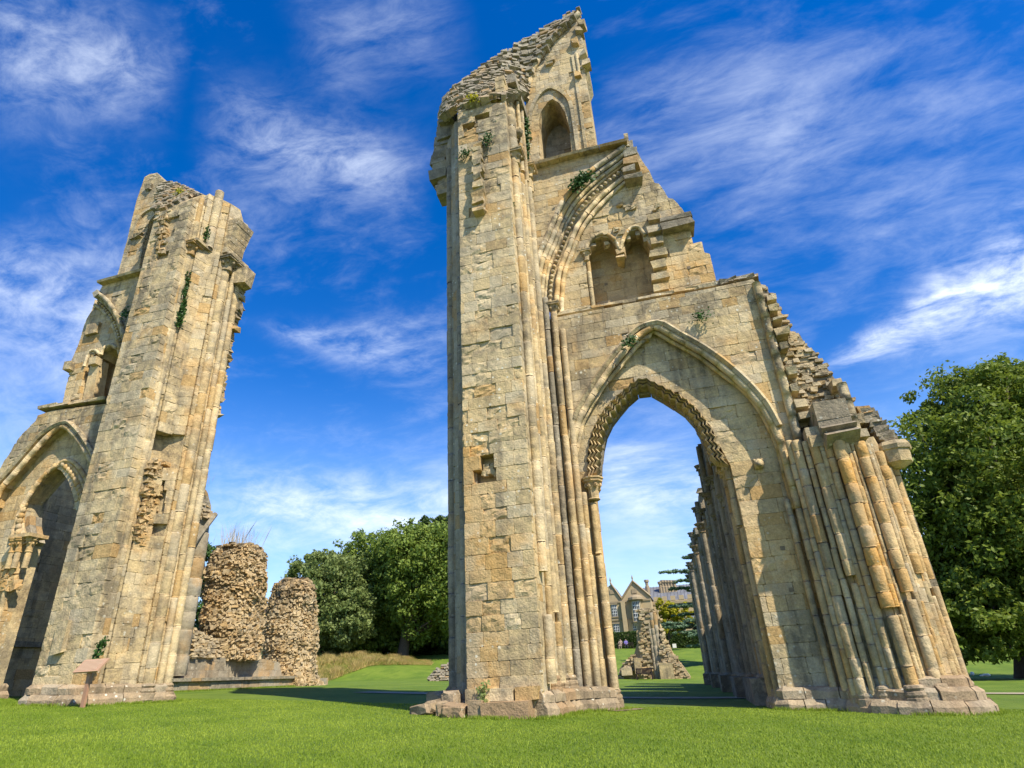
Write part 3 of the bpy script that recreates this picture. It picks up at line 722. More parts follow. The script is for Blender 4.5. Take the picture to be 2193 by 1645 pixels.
    for (k0, k1, dy) in ((.0, .34, .05), (.34, .75, .12), (.75, 1.0, .06)):
        a = lerp_curves(Hc, Ic, k0); b = lerp_curves(Hc, Ic, k1); a[:, 1] += dy; b[:, 1] += dy+.02; n = len(a)
        a2, b2 = a.copy(), b.copy(); a2[:, 1] += .7; b2[:, 1] += .5
        V = list(a)+list(b)+list(a2)+list(b2)
        T.part('arch_order', V, [(i, i+1, n+i+1, n+i) for i in range(n-1)]+[(n+i, n+i+1, 3*n+i+1, 3*n+i) for i in range(n-1)], LS, (.5, .05, .3))
    c = resample(lerp_curves(Hc, Ic, .58), .19)
    for q in c[1:-1]:
        V, F = ball((q[0], q[1]-.02, q[2]), .072, 7, 5); T.add('ball_ornament', V, F, (rr.random(), .05, .35), LS, True)
    for k, (px, py, w, h_) in enumerate(((1340, 322, .5, .3), (1352, 352, .5, .35), (1350, 335, .45, .3), (1356, 388, .6, .14), (1349, 371, .4, .25))):
        V, F = rock(PY(px, py, 16.2), (w, .5, h_), rr, jit=.15); T.add('broken_arch_stone', V, F, (rr.random(), 0, .45), GS)
    pcap = PY(1185, 660, 16.0); capital(T, pcap[0], 15.98, pcap[2]+.12, .105, .46, LS, 98)
    # tympanum with the twin niche
    Yt = 16.4
    nic = [(1265, 662), (1257, 600), (1254, 560), (1256, 532), (1268, 514), (1288, 506), (1306, 510), (1317, 524), (1322, 542), (1332, 541), (1336, 515), (1349, 495), (1366, 490), (1380, 508), (1392, 524), (1400, 532), (1406, 585), (1416, 640)]
    rack = [(1365, 324), (1376, 345), (1391, 366), (1402, 392), (1411, 393), (1422, 408), (1431, 424), (1442, 426), (1460, 446), (1471, 462), (1476, 484), (1484, 521), (1504, 524), (1509, 541), (1520, 543), (1537, 613)]
    O = XZ([(1203, 680)]+I+[(1347, 330)]+rack+[(1416, 640)]+nic[::-1], Yt)
    V, F = extrude_xz(O, Yt+PR, 17.9); T.part('tympanum_core', V, F, S, (.4, .15, .15))
    ox = XZ([(1420, 500)], Yt)[0][0]
    ashlar(T, O, yframe(Yt+PR), 101, S, (.22, .33), (.3, .6), PR, lambda u, v: .30 if u > ox-.1 and v < 13.2 else .1, lambda u, v: .45 if (u > ox-.4 and v > 13.3) else .05, .08)
    Ob = XZ([(1240, 680), (1240, 480), (1425, 480), (1425, 655)], 17.3)
    V, F = extrude_xz(Ob, 17.3, 17.85); T.part('niche_back', V, F, S, (.4, .3, .3))
    ashlar(T, Ob, yframe(17.3), 102, S, (.28, .36), (.35, .6), .04, lambda u, v: .45, lambda u, v: .35 if v > 12.4 else .0)
    sweep(T, curve3([(1254, 545), (1256, 528), (1268, 510), (1288, 501), (1306, 505), (1319, 518), (1326, 535)], Yt-.02), circ(.065, 6), .4, 103, LS, smooth=True, grey=.15)
    sweep(T, curve3([(1328, 535), (1335, 512), (1348, 491), (1366, 486), (1382, 505)], Yt-.02), circ(.065, 6), .4, 104, LS, smooth=True, grey=.15)
    for (px, py) in ((1270, 528), (1300, 525), (1345, 512), (1366, 503)):
        V, F = rock(PY(px, py, Yt+.15), (.18, .2, .14), rr, jit=.4); T.add('cusp', V, F, (rr.random(), .1, .2), LS)
    for (px, py, w, h_) in ((1329, 545, .30, .22), (1330, 556, .22, .16)):
        V, F = rock(PY(px, py, Yt+.1), (w, .4, h_), rr, jit=.3); T.add('pendant', V, F, (rr.random(), .4, .0), S)
    p = PY(1255, 548, Yt); capital(T, p[0], Yt+.02, p[2]+.2, .085, .42, LS, 105); shaft(T, p[0]+.03, Yt+.06, zY(1263, 662, Yt), p[2]-.2, .075, 106, LS)
    for k in range(16):                     # carved diaper panels
        px, py = (1348+rr.uniform(-20, 20), 441+rr.uniform(-9, 9)) if k < 9 else ((1310+rr.uniform(-14, 22), 497+rr.uniform(-5, 5)) if k < 13 else (1408+rr.uniform(-8, 8), 442+rr.uniform(-14, 12)))
        V, F = rock(PY(px, py, Yt-.02), (rr.uniform(.1, .22), .12, rr.uniform(.06, .14)), rr, jit=.5); T.add('carved_fragment', V, F, (rr.random(), .05, .25), LS)
    for k in range(7):                      # toothing where the wall broke off
        V, F = rock(PY(1402+k*2.4, 470+k*25, Yt-.05), (.42+.1*(k % 2), .3, .25), rr, jit=.15); T.add('toothing_stone', V, F, (rr.random(), .15, .15), S)
    V, F = rock(PY(1448, 474, Yt-.02), (.95, .5, .16), rr, jit=.1); T.add('string_course', V, F, (.3, 0, .6), GS)
    V, F = rock(PY(1450, 492, Yt+.0), (1.0, .7, .26), rr, jit=.12); T.add('string_course', V, F, (.3, 0, .5), GS)
    sweep(T, [PY(1205, 672, 16.25), PY(1294, 657, 16.25)], circ(.10, 6), .6, 107, LS, kind='sill'); sweep(T, [PY(1333, 650, 16.25), PY(1362, 645, 16.25)], circ(.10, 6), .6, 108, LS, kind='sill')

    # ---------------- lower wall with the great arch
    HL = [(1223, 1040), (1222, 992), (1227, 950), (1239, 901), (1256, 868), (1281, 827), (1314, 780), (1354, 732), (1384, 708), (1402, 699), (1420, 706), (1450, 724), (1505, 755), (1559, 795), (1603, 836), (1636, 876), (1661, 922), (1680, 972), (1691, 1016), (1712, 1089)]
    HO = XZ(HL, 16.0)
    zspr = HO[0][1]; xl = HO[0][0]; xr = HO[-1][0]
    left = [(-3.3, zw), (xl, zw), (xl, zspr)]
    top = XZ([(1720, 980), (1618, 604), (1612, 598), (1537, 614), (1160, 686)], 16.0)
    O = left+HO[1:]+[(xr+.02, zw), (3.5, zw)]+top+[(-3.3, top[-1][1])]
    V, F = extrude_xz(O, 16.0+PR, 17.9); T.part('arch_wall_core', V, F, S, (.4, .1, .2))
    def gtop(u, v): return .5 if v > 10.0 and u > .2 else (.12 if v > 9.3 else .03)
    ashlar(T, O, yframe(16.0+PR), 111, LS, (.25, .36), (.34, .66), PR, lambda u, v: .12, gtop, .05)
    for k in range(8):                      # worn coping of the ledge
        V, F = rock(PY(1545+k*9, 611-k*1.6, 16.42)-np.array([0, 0, .05]), (.4, .6, .14), rr, jit=.25); T.add('coping_stone', V, F, (rr.random(), 0, .5), GS)
    for k in range(13):
        V, F = rock(PY(1215+k*25, 676-k*4.8, 16.52)-np.array([0, 0, .09]), (.6, .7, .1), rr, jit=.12); T.add('coping_stone', V, F, (rr.random(), .05, .3), LS)
    # recessed infill with the opening
    Yi = 16.32
    CO = [(1258, 1024), (1257, 985), (1262, 950), (1273, 912), (1294, 876), (1330, 840), (1371, 810), (1405, 821), (1460, 849), (1488, 871), (1523, 914), (1542, 957), (1560, 998)]
    OP = [(1291, 1024), (1292, 1000), (1295, 970), (1306, 929), (1331, 893), (1357, 864), (1382, 849), (1405, 857), (1447, 883), (1466, 896), (1488, 921), (1504, 956), (1522, 1000)]
    CX = XZ(CO, Yi); jl, jr = -2.08, XZ([(1574, 1040)], Yi)[0][0]
    zc = CX[0][1]
    inner = [(xl-.1, zw), (jl, zw), (jl, zc)]+CX[1:-1]+[(jr, CX[-1][1]), (jr+.02, zw), (xr+.15, zw), (xr+.15, 4.5)]
    inner += [(p[0], p[1]+.05) for p in HO[::-1][1:]]+[(xl-.1, zspr)]
    V, F = extrude_xz(inner, Yi+PR, 17.05); T.part('arch_infill_core', V, F, S, (.4, .1, .15))
    ashlar(T, inner, yframe(Yi+PR), 121, S, (.27, .38), (.36, .78), PR, lambda u, v: .42 if v < 5.2 and v > 1.9 and u > 1.2 else .08, lambda u, v: .2 if v < 1.6 else .02, .04)
    sweep(T, curve3(HL, 15.98), circ(.105, 8), .55, 122, LS, ochre=.12, grey=.12, smooth=True)
    hood2 = [(x+(-9 if x < 1400 else 8), y-9) for x, y in HL[2:17]]
    sweep(T, curve3(hood2, 15.93), [(-.07, -.1), (.07, -.1), (.09, .06), (0, .12), (-.07, .06)], .6, 123, LS, grey=.3)
    inn2 = [(x+(10 if x < 1400 else -9), y+(9 if 1290 < x < 1600 else 2)) for x, y in HL]
    sweep(T, curve3(inn2, 16.15), circ(.075, 6), .55, 124, S, ochre=.15, smooth=True)
    # right leg of the outer order down to the plinth
    pr = PY(1712, 1089, 15.98); shaft(T, pr[0], 15.98, zw+.5, pr[2], .105, 125, LS, .25, .1); shaft(T, pr[0]-.2, 16.18, zw+.4, pr[2]+.3, .08, 126, S, .1, .1)
    shaft(T, pr[0]+.28, 16.0, zw+.5, pr[2]+.6, .10, 127, GS, .1, .35); shaft(T, pr[0]+.5, 15.85, zw+.5, pr[2]-.2, .12, 128, S, .1, .2)
    Yb = 17.05; OPw = [np.array([p[0], Yi, p[2]]) for p in curve3(OP, Yb)]
    chevrons(T, curve3(CO, Yi), OPw, 27, S, 129, Yi-.06)
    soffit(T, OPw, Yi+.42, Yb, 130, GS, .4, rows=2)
    # jamb shafts of the arch
    pl = PY(1275, 1032, 16.2)
    for i, (x, y, r) in enumerate(((-2.10, 16.25, .105), (-2.12, 16.72, .10), (-2.30, 15.98, .085), (-2.17, 17.1, .09))):
        z0 = zb+.35; capz = pl[2]-.12
        if i in (0,): shaft(T, x, y, zY(1288, 1185, 16.2), capz-.45, .10, 140, S, .35, .0, (.6, 1.2)); shaft(T, x+.02, y, zw+.75, zY(1288, 1190, 16.2), .115, 141, S, .35, .05)
        else: shaft(T, x, y, zw+.75, capz-.2, r, 142+i, S, .3, .08)
        shaft_base(T, x, y, zw+.35, r, PL, 146+i)
    capital(T, -2.06, 16.25, pl[2]+.12, .14, .62, S, 149, .2, .1, False)
    capital(T, -2.12, 16.75, pl[2]+.12, .12, .5, S, 159, .2, .1, False)
    for i, (x, r, zt_, oc, gr_) in enumerate(((-2.86, .10, zY(1160, 640, 15.85), .05, .55), (-2.63, .105, pcap[2]-.3, .25, .05), (-2.42, .10, pcap[2]-.9, .25, .05))):
        shaft(T, x, 15.86 if i != 2 else 15.9, zw+.75, zt_, r, 151+i, LS if i else GS, oc, gr_, (.5, 1.1)); shaft_base(T, x, 15.86, zw+.35, r, PL, 155+i)
    # right jamb
    zc2 = zY(1548, 1000, 16.7)
    for i, (x, y, r) in enumerate(((jr-.06, 16.62, .10), (jr-.03, 16.95, .085), (jr-.08, 17.35, .10))):
        shaft(T, x, y, zY(1560, 1130, 16.7) if i < 2 else zw+.4, zc2-.4, r, 161+i, S, .1, .15)
        shaft(T, x+.05, y, zw+.5, zY(1560, 1135, 16.7), r*.9, 165+i, S, .3, .2)
        capital(T, x, y, zc2+.1, r, .5, S, 167+i, .25, .1, False)
    V, F = box(jr-.3, jr+.05, 16.35, 17.7, zc2+.1, zc2+.2); T.add('abacus', V, F, (.5, .25, .05), S)
    # carved head that looks out of the wall
    ph = PY(1625, 993, Yi-.16)
    V, F = join([ball((ph[0], ph[1], ph[2]), .13, 8, 6), ball((ph[0]-.09, ph[1]+.02, ph[2]+.1), .045, 6, 4), ball((ph[0]+.09, ph[1]+.02, ph[2]+.1), .045, 6, 4), ball((ph[0], ph[1]-.09, ph[2]-.03), .08, 6, 4), box(ph[0]-.1, ph[0]+.1, ph[1], ph[1]+.3, ph[2]-.1, ph[2]+.1)])
    T.add('carved_head', V, F, (.4, .05, .25), S, True)
    for (px, py) in ((1676, 1174), (1695, 1263), (1475, 573), (1298, 609)):  # putlog holes: flat plates, the shade inside put into their dark colour
        Yh = Yi if px > 1500 else (Yt if px > 1400 else 17.26); p = PY(px, py, Yh)
        V, F = box(p[0]-.055, p[0]+.055, Yh-.005, Yh+.02, p[2]-.05, p[2]+.05); T.add('hole_shade_patch', V, F, (.1, 0, 1.), M['soil_hole_shade'])
    # plinth under the wall
    plinth_run(T, [(jr-.05, 17.6), (jr, 16.35), (jr+.25, 16.2), (2.4, 16.15), (3.1, 15.95)], 403, PL, ((0, .22, .16), (.22, .22, .06)), (.4, .9), .1, .15)
    # ---------------- long shaft and rubble at the broken end
    ls = [(1619, 606), (1650, 716), (1690, 866), (1731, 1020)]
    sweep(T, curve3(ls, 15.92), circ(.115, 8), .6, 171, LS, kind='shaft_drum', grey=.35, smooth=True)
    sil = [(1641, 620), (1662, 636), (1670, 664), (1688, 684), (1694, 709), (1713, 714), (1722, 730), (1750, 760), (1761, 778), (1774, 789), (1788, 809), (1802, 820), (1812, 826), (1820, 850), (1834, 878), (1846, 882), (1857, 900), (1870, 915), (1888, 926), (1895, 940), (1907, 948)]
    zbr = g(5, 16)-.25
    O = XZ([(1618, 600), (1630, 606)]+sil, 16.25); xe = O[-1][0]
    O = O+[(xe, zbr), (3.0, zbr)]+XZ([(1715, 1000)], 16.25)
    V, F = extrude_xz(O, 16.3, 18.0); T.part('broken_wall_core', V, F, GS, (.3, .05, .5))
    A = curve3([(1732, 1015), (1715, 955), (1690, 862), (1660, 750), (1638, 668), (1624, 612)], 16.22); B = curve3([(1907, 955), (1862, 915), (1815, 850), (1752, 768), (1695, 712), (1640, 622)], 16.35)
    rubble_grid(T, A, B, 172, RB, (.22, .11), 1.4, ochre=.12, grey=.45)
    for (px, py, w, h_) in ((1650, 645, .30, .24), (1655, 668, .26, .26), (1672, 716, .42, .32), (1677, 748, .22, .24), (1694, 800, .30, .32), (1663, 690, .35, .1), (1700, 838, .22, .28), (1713, 872, .35, .3), (1722, 895, .45, .25), (1790, 828, .35, .3), (1802, 880, .3, .4), (1830, 905, .4, .3)):
        V, F = rock(PY(px, py, 16.0), (w*.8, .5, h_*.75), rr, jit=.2); T.add('toothing_stone', V, F, (rr.random(), .1, .3), S)
    # ---------------- clustered shafts of the respond
    def bear(px, py, Y): return float(PY(px, py, Y)[0])
    def zz(px, py, Y): return zY(px, py, Y)
    plan2 = [(3.15, 16.4), (3.1, 15.95), (3.55, 15.5), (4.05, 15.25), (4.5, 15.4), (4.85, 15.6), (5.05, 16.0), (5.2, 16.6), (5.15, 18.0), (3.15, 18.0)]
    V, F = extrude_plan(plan2, zbr, [zz(1770, 945, 15.6)]*3+[zz(1790, 943, 15.3), zz(1833, 940, 15.4), zz(1850, 935, 15.5), zz(1880, 960, 15.8)]+[zz(1900, 950, 16.5)]*3); T.part('respond_core', V, F, S, (.4, .3, .15))
    cen2 = (4.2, 17.0)
    for i in range(1, 7):
        fr, L = eframe(plan2[i], plan2[i+1], cen2); ashlar(T, [(0, zbr+.3), (L, zbr+.3), (L, 5.2), (0, 5.2)], fr, 180+i, S, (.28, .4), (.3, .5), .03, lambda u, v: .5 if v > 2.0 else .15, lambda u, v: .1)
    RS = [  # px at y 1226, Y, radius, top px, break px, ochre
        (1762, 15.72, .085, 945, None, .2), (1779, 15.60, .12, 945, None, .25), (1800, 15.50, .07, 946, None, .2), (1821, 15.36, .115, 948, 1232, .35), (1838, 15.32, .07, 946, None, .3), (1853, 15.24, .09, 946, None, .35), (1879, 15.08, .14, 944, 1302, .9), (1896, 15.14, .075, 950, 1300, .9), (1908, 15.2, .05, 950, None, .5),
        (1928, 15.20, .135, 946, 1268, .8), (1944, 15.40, .07, 950, None, .5), (1952, 15.5, .05, 960, None, .4), (1964, 15.60, .125, 968, 1228, .8), (1977, 15.82, .08, 1003, 1260, .55), (1986, 16.05, .11, 1003, 1240, .6)]
    for i, (px, Y, r, tp, br, oc) in enumerate(RS):
        x = bear(px, 1226, Y); zt_ = zz(px-80, tp, Y); z0 = zbr+.65
        if br:
            zq = zz(px+18, br, Y); shaft(T, x, Y, zq, zt_, r, 200+i, S, oc, .02, (.3, .6), wear=.09)
            shaft(T, x+.05, Y+.07, z0, zq-.15, r*.85, 215+i, S, .3, .12, (.4, .8), wear=.06)
        else: shaft(T, x, Y, z0, zt_, r, 200+i, S, oc, .1, (.3, .7), wear=.05)
        shaft_base(T, x+.04, Y+.06, zbr+.42, r*1.02, PL, 230+i)
    # tiered springer block on the cluster
    for k in range(4):
        Ya, Yd = 15.75-k*.2, 15.75-(k+1)*.2-.05
        q = [PY(1735+k*9, 884+k*15, Ya), PY(1812+k*8, 874+k*14, Ya), PY(1812+k*8+8, 874+k*14+15, Yd), PY(1735+k*9+9, 884+k*15+16, Yd)]
        up_ = np.array([rr.uniform(-.01, .01), -.05, .05])
        V = [q[0]+up_*.4, q[1]+up_*.4, q[2]+up_*2.4, q[3]+up_*2.4]+[p+np.array([0, .35, -.16]) for p in q]; V = [np.array(v)+np.array([rr.uniform(-.015, .015) for _ in range(3)]) for v in V]
        T.add('springer_stone', V, [(0, 1, 2, 3), (7, 6, 5, 4), (0, 4, 5, 1), (1, 5, 6, 2), (2, 6, 7, 3), (3, 7, 4, 0)], (rr.random(), .1, .3), GS)
    a, b_ = PY(1765, 925, 15.3), PY(1830, 925, 15.3); V, F = box(a[0]-.1, b_[0], 15.2, 16.4, a[2]-.1, a[2]+.75); T.add('springer_stone', V, F, (.4, .15, .3), GS)
    for (px, py, Y, w, h_) in ((1755, 950, 15.5, .5, .3), (1742, 940, 15.6, .35, .5), (1748, 985, 15.75, .35, .7), (1835, 935, 15.4, .4, .2)):
        V, F = rock(PY(px, py, Y), (w, .5, h_), rr, jit=.08); T.add('springer_stone', V, F, (rr.random(), .2, .25), S)
    sweep(T, [PY(1802, 822, 15.75), PY(1822, 885, 15.6), PY(1840, 950, 15.45)], circ(.13, 8), .5, 241, LS, kind='shaft_drum', grey=.4, smooth=True)
    p = PY(1913, 968, 15.95)
    V, F = lathe(p[0], 15.95, [(.12, p[2]-.42), (.2, p[2]-.38), (.34, p[2]-.3), (.36, p[2]-.02), (.40, p[2]), (.42, p[2]+.1), (.38, p[2]+.16), (.36, p[2]+.2)], 8); T.add('capital', V, F, (.5, .1, .1), S)
    for k in range(10):
        V, F = rock(PY(1846+k*6, 886+k*7, 16.1), (.34, .6, .2), rr, jit=.25); T.add('coping_stone', V, F, (rr.random(), .05, .55), GS)
    # spreading plinth of the cluster
    plinth_run(T, [(3.0, 16.0), (3.35, 15.6), (3.8, 15.3), (4.2, 15.15), (4.6, 15.25), (4.95, 15.45), (5.2, 15.85), (5.35, 16.5), (5.35, 17.6)], 404, PL, ((0, .24, .36), (.24, .24, .20), (.48, .2, .04)), (.4, .85), .18, .22)
    T.flush({'stone': 'stonework', 'rubble_stone': 'rubble'})
    return T
near_ruin()
# ------------------------------------------------------------------ the farther ruin: its twin across the crossing
def far_ruin():
    gx, gy = -16.5, 15.5
    T = Thing('arch_ruin', 'tall broken abbey pier with ivy strip and dark arch beside the tan notice', 'ruin', (gx, gy, g(gx, gy)), 'crossing piers of the ruined abbey church')
    zb = g(-15.5, 13.3)-.25; zw = g(-20, 16)-.3; rr = random.Random(301)
    fx0, fx1, fy = -16.44, -14.88, 13.3
    plan = [(fx1-.12, fy+PR), (fx0+.12, fy+PR), (fx0+PR, fy+.25), (fx0+PR, 16.3), (-16.5, 17.4), (-16.0, 17.0), (-15.0, 16.15), (-14.18, 15.3), (-14.28, 14.95), (-14.36, 14.5), (-14.68, 14.25), (-14.8, 13.8)]
    tops = [zY(390, 432, 13.4), zY(332, 456, 13.4), zY(330, 452, 13.6), 19.6, 19.6, 18.4, 17.4, zY(520, 495, 15.3), zY(480, 456, 14.9), zY(455, 446, 14.5), zY(425, 425, 14.2), zY(400, 424, 13.8)]
    plan_c = list(plan); plan_c[10] = (-14.95, 14.3); plan_c[11] = (-15.1, 13.85)
    V, F = extrude_plan(plan_c, zb, tops); T.part('pier_core', V, F, S, (.3, .1, .4))
    cen = (-15.4, 15.6)
    out = [(fx0, zb), (fx1, zb), (fx1, zY(398, 428, fy)), (-15.5, zY(366, 447, fy)), (fx0, zY(328, 458, fy))]
    def skip(u, v): return v > 14.6 and -16.0 < u < -15.55 and rr.random() < .5
    def rfn(u, v, rng): return rng.uniform(.6, 1.4) if -16.05 < u < -15.6 and rng.random() < .5 else 0.
    ashlar(T, out, yframe(fy+PR), 311, S, (.26, .38), (.34, .66), PR, lambda u, v: .05, lambda u, v: .12+.3*max(0, min(1, (v-9)/7)), .14, skip, rough_fn=rfn)
    def side(p, q, z0, z1, seed, mat=S, **kw):
        fr, L = eframe(p, q, cen); ashlar(T, [(0, z0), (L, z0), (L, z1), (0, z1)], fr, seed, mat, **kw)
    hr = random.Random(12)
    zh0, zh1, zh2 = zY(350, 935, 13.9), zY(350, 995, 13.9), zY(300, 1160, 13.9)
    def hole(u, v): return (zh1-.15 < v < zh0+.1) or (zh2 < v < zh1 and hr.random() < .3)
    for i, (a, b, k) in enumerate(((0, 11, 0), (11, 10, 1), (10, 9, 1), (9, 8, 0), (8, 7, 0), (7, 6, 0))):
        p, q = plan[a], plan[b]; side(p, q, zb, min(tops[a], tops[b])-.1, 320+i, S, proud=.10 if k else .06, h=(.28, .4), w=(.3, .55), grey=lambda u, v: .18, ochre=lambda u, v: .12, skip=hole if k else None)
    side((fx0+PR, fy+PR), (fx0+PR, 16.3), zb, 15.5, 329, GS, proud=.1)
    rng = random.Random(7)
    for _ in range(110):
        t_ = rng.random(); y_ = 985+t_*180; x_ = 342-t_*44+rng.uniform(-20, 24)*(1-.4*t_); Yq = 13.86+.2*rng.random()
        V, F = rock(PX(x_, y_, -14.72+.06*rng.random()), (rng.uniform(.08, .22), .16, rng.uniform(.05, .13)), rng, np.array([0, 1., 0]), np.array([1., 0, 0]), jit=.35); T.add('rubble_stone', V, F, (rng.random(), .5, .1), RB)
    for _ in range(40):
        V, F = rock(PY(rng.uniform(338, 358), rng.uniform(455, 545), fy+.05), (rng.uniform(.1, .22), .2, rng.uniform(.06, .14)), rng, jit=.35); T.add('rubble_stone', V, F, (rng.random(), .25, .3), RB)
    V, F = rock(PY(135, 1365, fy+.0), (.34, .22, .75), rng, jit=.15); T.add('broken_rib_stone', V, F, (.5, .05, .1), S)
    # south side shafts and their capitals
    zA, zB = zY(405, 528, 13.72), zY(485, 556, 14.72)
    for i, (x, y, r, z0, zt_, oc, gr_) in enumerate(((-14.86, 13.66, .10, .6, zA-.35, .1, .12), (-14.24, 14.74, .15, .5, zB-.4, .15, .08), (-14.16, 15.06, .10, .5, zB-.3, .1, .1), (-14.12, 15.28, .13, .5, zB-.6, .1, .05))):
        shaft(T, x, y, zb+z0, zt_, r, 331+i, S, oc, gr_, (.4, .9), wear=.03); shaft_base(T, x, y, zb+.25, r, PL, 340+i)
    capital(T, -14.84, 13.68, zA, .13, .5, S, 346, .05, .35); capital(T, -14.2, 14.78, zB, .16, .55, S, 347, .05, .35); capital(T, -14.12, 15.15, zB-.05, .13, .5, S, 348, .05, .35)
    V, F = box(-15.0, -14.5, 13.5, 14.3, zA, zA+.1); T.add('abacus', V, F, (.4, .05, .35), S)
    V, F = box(-14.5, -13.9, 14.6, 15.45, zB, zB+.12); T.add('abacus', V, F, (.4, .05, .35), S)
    shaft(T, -14.84, 13.66, zA+.1, zY(420, 430, 13.66), .1, 351, S, .05, .3); shaft(T, -14.55, 14.1, zA+.1, zY(423, 425, 14.1), .16, 352, S, .05, .3)
    # springer that leans out at the top corner
    zt = zY(524, 497, 15.2)
    n_ = 6
    for k in range(n_):
        def ww(q): return .08+.27*(q/n_)**1.2
        z0 = zB+.15+(zt-zB-.1)*k/n_; z1 = zB+.15+(zt-zB-.1)*(k+1)/n_-.004; a, b = ww(k), ww(k+1)-.01
        V = [(-14.5, 14.5, z0), (-14.2+a, 14.5, z0), (-14.2+a, 15.2+a*.5, z0), (-14.5, 15.2+a*.5, z0), (-14.5, 14.5, z1), (-14.2+b, 14.5, z1), (-14.2+b, 15.2+b*.5, z1), (-14.5, 15.2+b*.5, z1)]
        V = [tuple(np.array(v)+np.array([rr.uniform(-.012, .012), rr.uniform(-.012, .012), 0])) for v in V]; T.add('springer_stone', V, CUBE_F, (rr.random(), .05, .3), S)
    ph = PY(440, 475, 14.1)
    V, F = join([ball((ph[0], ph[1], ph[2]), .11, 8, 6), box(ph[0]-.06, ph[0]+.06, ph[1], ph[1]+.3, ph[2]-.1, ph[2]+.08)]); T.add('carved_head', V, F, (.4, .05, .2), S, True)
    capital(T, ph[0]+.02, 14.2, zY(440, 446, 14.2), .17, .5, S, 353, .0, .35, False)
    # stubs of broken tracery along the far corner
    for k in range(44):
        t_ = k/43; px = 526-t_*62; py = 605+t_*285; V, F = rock(PY(px+rng.uniform(-12, -3), py, 15.45), (rng.uniform(.10, .34), .3, rng.uniform(.10, .22)), rng, jit=.42); T.add('tracery_stub', V, F, (rng.random(), .1, .25), S)
    V, F = rock(PY(522, 598, 15.3), (.5, .5, .6), rng, jit=.25); T.add('tracery_stub', V, F, (.4, .1, .3), S)
    # crown rubble
    A = P3([(332, 456, 13.4), (366, 446, 13.4), (396, 427, 13.6), (423, 423, 14.1), (470, 452, 14.7), (526, 498, 15.3)])
    B = P3([(345, 396, 16.0), (368, 393, 16.0), (388, 400, 15.9), (425, 420, 15.7), (478, 447, 15.6), (524, 490, 15.6)])
    rubble_grid(T, A, B, 361, GS, (.26, .15), 1.2, grey=.5, ochre=.03)
    # plinth
    plinth_run(T, [(fx0-.05, 16.0), (fx0-.1, 14.4), (fx0-.02, 13.25), (-15.7, 13.22), (fx1+.05, 13.25), (-14.6, 13.8), (-14.3, 14.4), (-14.1, 14.9), (-14.0, 15.3), (-14.5, 15.9)], 405, PL, ((0, .24, .14), (.24, .22, .04)), (.4, .9), .12, .2)
    # ---------------- clerestory stub
    Yc = 16.0
    O = XZ([(250, 594), (270, 521), (292, 430), (309, 380), (320, 373), (337, 370), (352, 387), (383, 397), (402, 420), (405, 610), (358, 610), (354, 480), (346, 460), (334, 456), (318, 476), (306, 520), (297, 582)], Yc)
    V, F = extrude_xz(O, Yc+PR, 17.4); T.part('clerestory_core', V, F, S, (.4, .1, .2))
    ashlar(T, O, yframe(Yc+PR), 371, S, (.24, .34), (.34, .62), PR, lambda u, v: .1, lambda u, v: .15, .06)
    Ob = XZ([(285, 600), (295, 455), (370, 450), (375, 610)], 17.2); V, F = extrude_xz(Ob, 17.2, 17.4); T.part('passage_wall', V, F, GS, (.3, .0, .5))
    sweep(T, curve3([(284, 515), (290, 492), (302, 466), (316, 453), (332, 446)], Yc), rect(.14, .2), .45, 372, S, grey=.15)
    sweep(T, curve3([(297, 560), (303, 520), (313, 484), (330, 460)], Yc+.08), circ(.07, 6), .45, 373, S, smooth=True)
    V, F = rock(PY(300, 508, Yc), (.4, .3, .2), rr, jit=.35); T.add('carved_fragment', V, F, (.4, .05, .4), S)
    V, F = rock(PY(320, 404, Yc), (.3, .3, .3), rr, jit=.4); T.add('carved_fragment', V, F, (.4, .05, .4), S)
    sweep(T, [PY(216, 605, 15.9), PY(262, 592, 15.9), PY(315, 578, 15.9)], [(-.12, -.2), (.10, -.2), (.13, .16), (.04, .2), (-.05, .1)], .7, 374, S, kind='string_course', grey=.25)
    # ---------------- broken tall arch with the twin niche
    H = [(210, 629), (226, 639), (241, 657), (256, 684), (268, 720), (277, 770), (282, 830)]; I = [(205, 655), (219, 664), (235, 685), (249, 714), (257, 748), (261, 800), (262, 850)]
    O = XZ([(222, 607), (330, 580), (345, 860), (283, 868)]+H[::-1], Yc)
    V, F = extrude_xz(O, Yc+PR, 17.8); T.part('spandrel_core', V, F, S, (.4, .1, .15))
    ashlar(T, O, yframe(Yc+PR), 381, S, (.24, .34), (.34, .62), PR, lambda u, v: .1, lambda u, v: .12, .05)
    Hc, Ic = curve3(H, 15.98), curve3(I, 16.36)
    for i, (k, r, dy) in enumerate(((.03, .10, -.05), (.25, .09, .0), (.42, .07, .08), (.97, .08, -.03))):
        c = lerp_curves(Hc, Ic, k); c[:, 1] += dy; sweep(T, c, circ(r, 7), .55, 382+i, S, grey=.2, smooth=True)
    a = lerp_curves(Hc, Ic, 0); b = lerp_curves(Hc, Ic, 1.0); a[:, 1] += .08; b[:, 1] += .1; n = len(a)
    T.part('arch_order', list(a)+list(b), [(i, i+1, n+i+1, n+i) for i in range(n-1)], S, (.5, .05, .35))
    for q in resample(lerp_curves(Hc, Ic, .68), .19)[1:-1]:
        V, F = ball((q[0], q[1]-.02, q[2]), .07, 6, 4); T.add('ball_ornament', V, F, (rr.random(), .05, .35), S, True)
    Yt = 16.4
    nic = [(167, 868), (175, 818), (184, 778), (194, 758), (205, 754), (213, 764), (220, 750), (236, 742), (250, 750), (256, 775), (250, 862)]
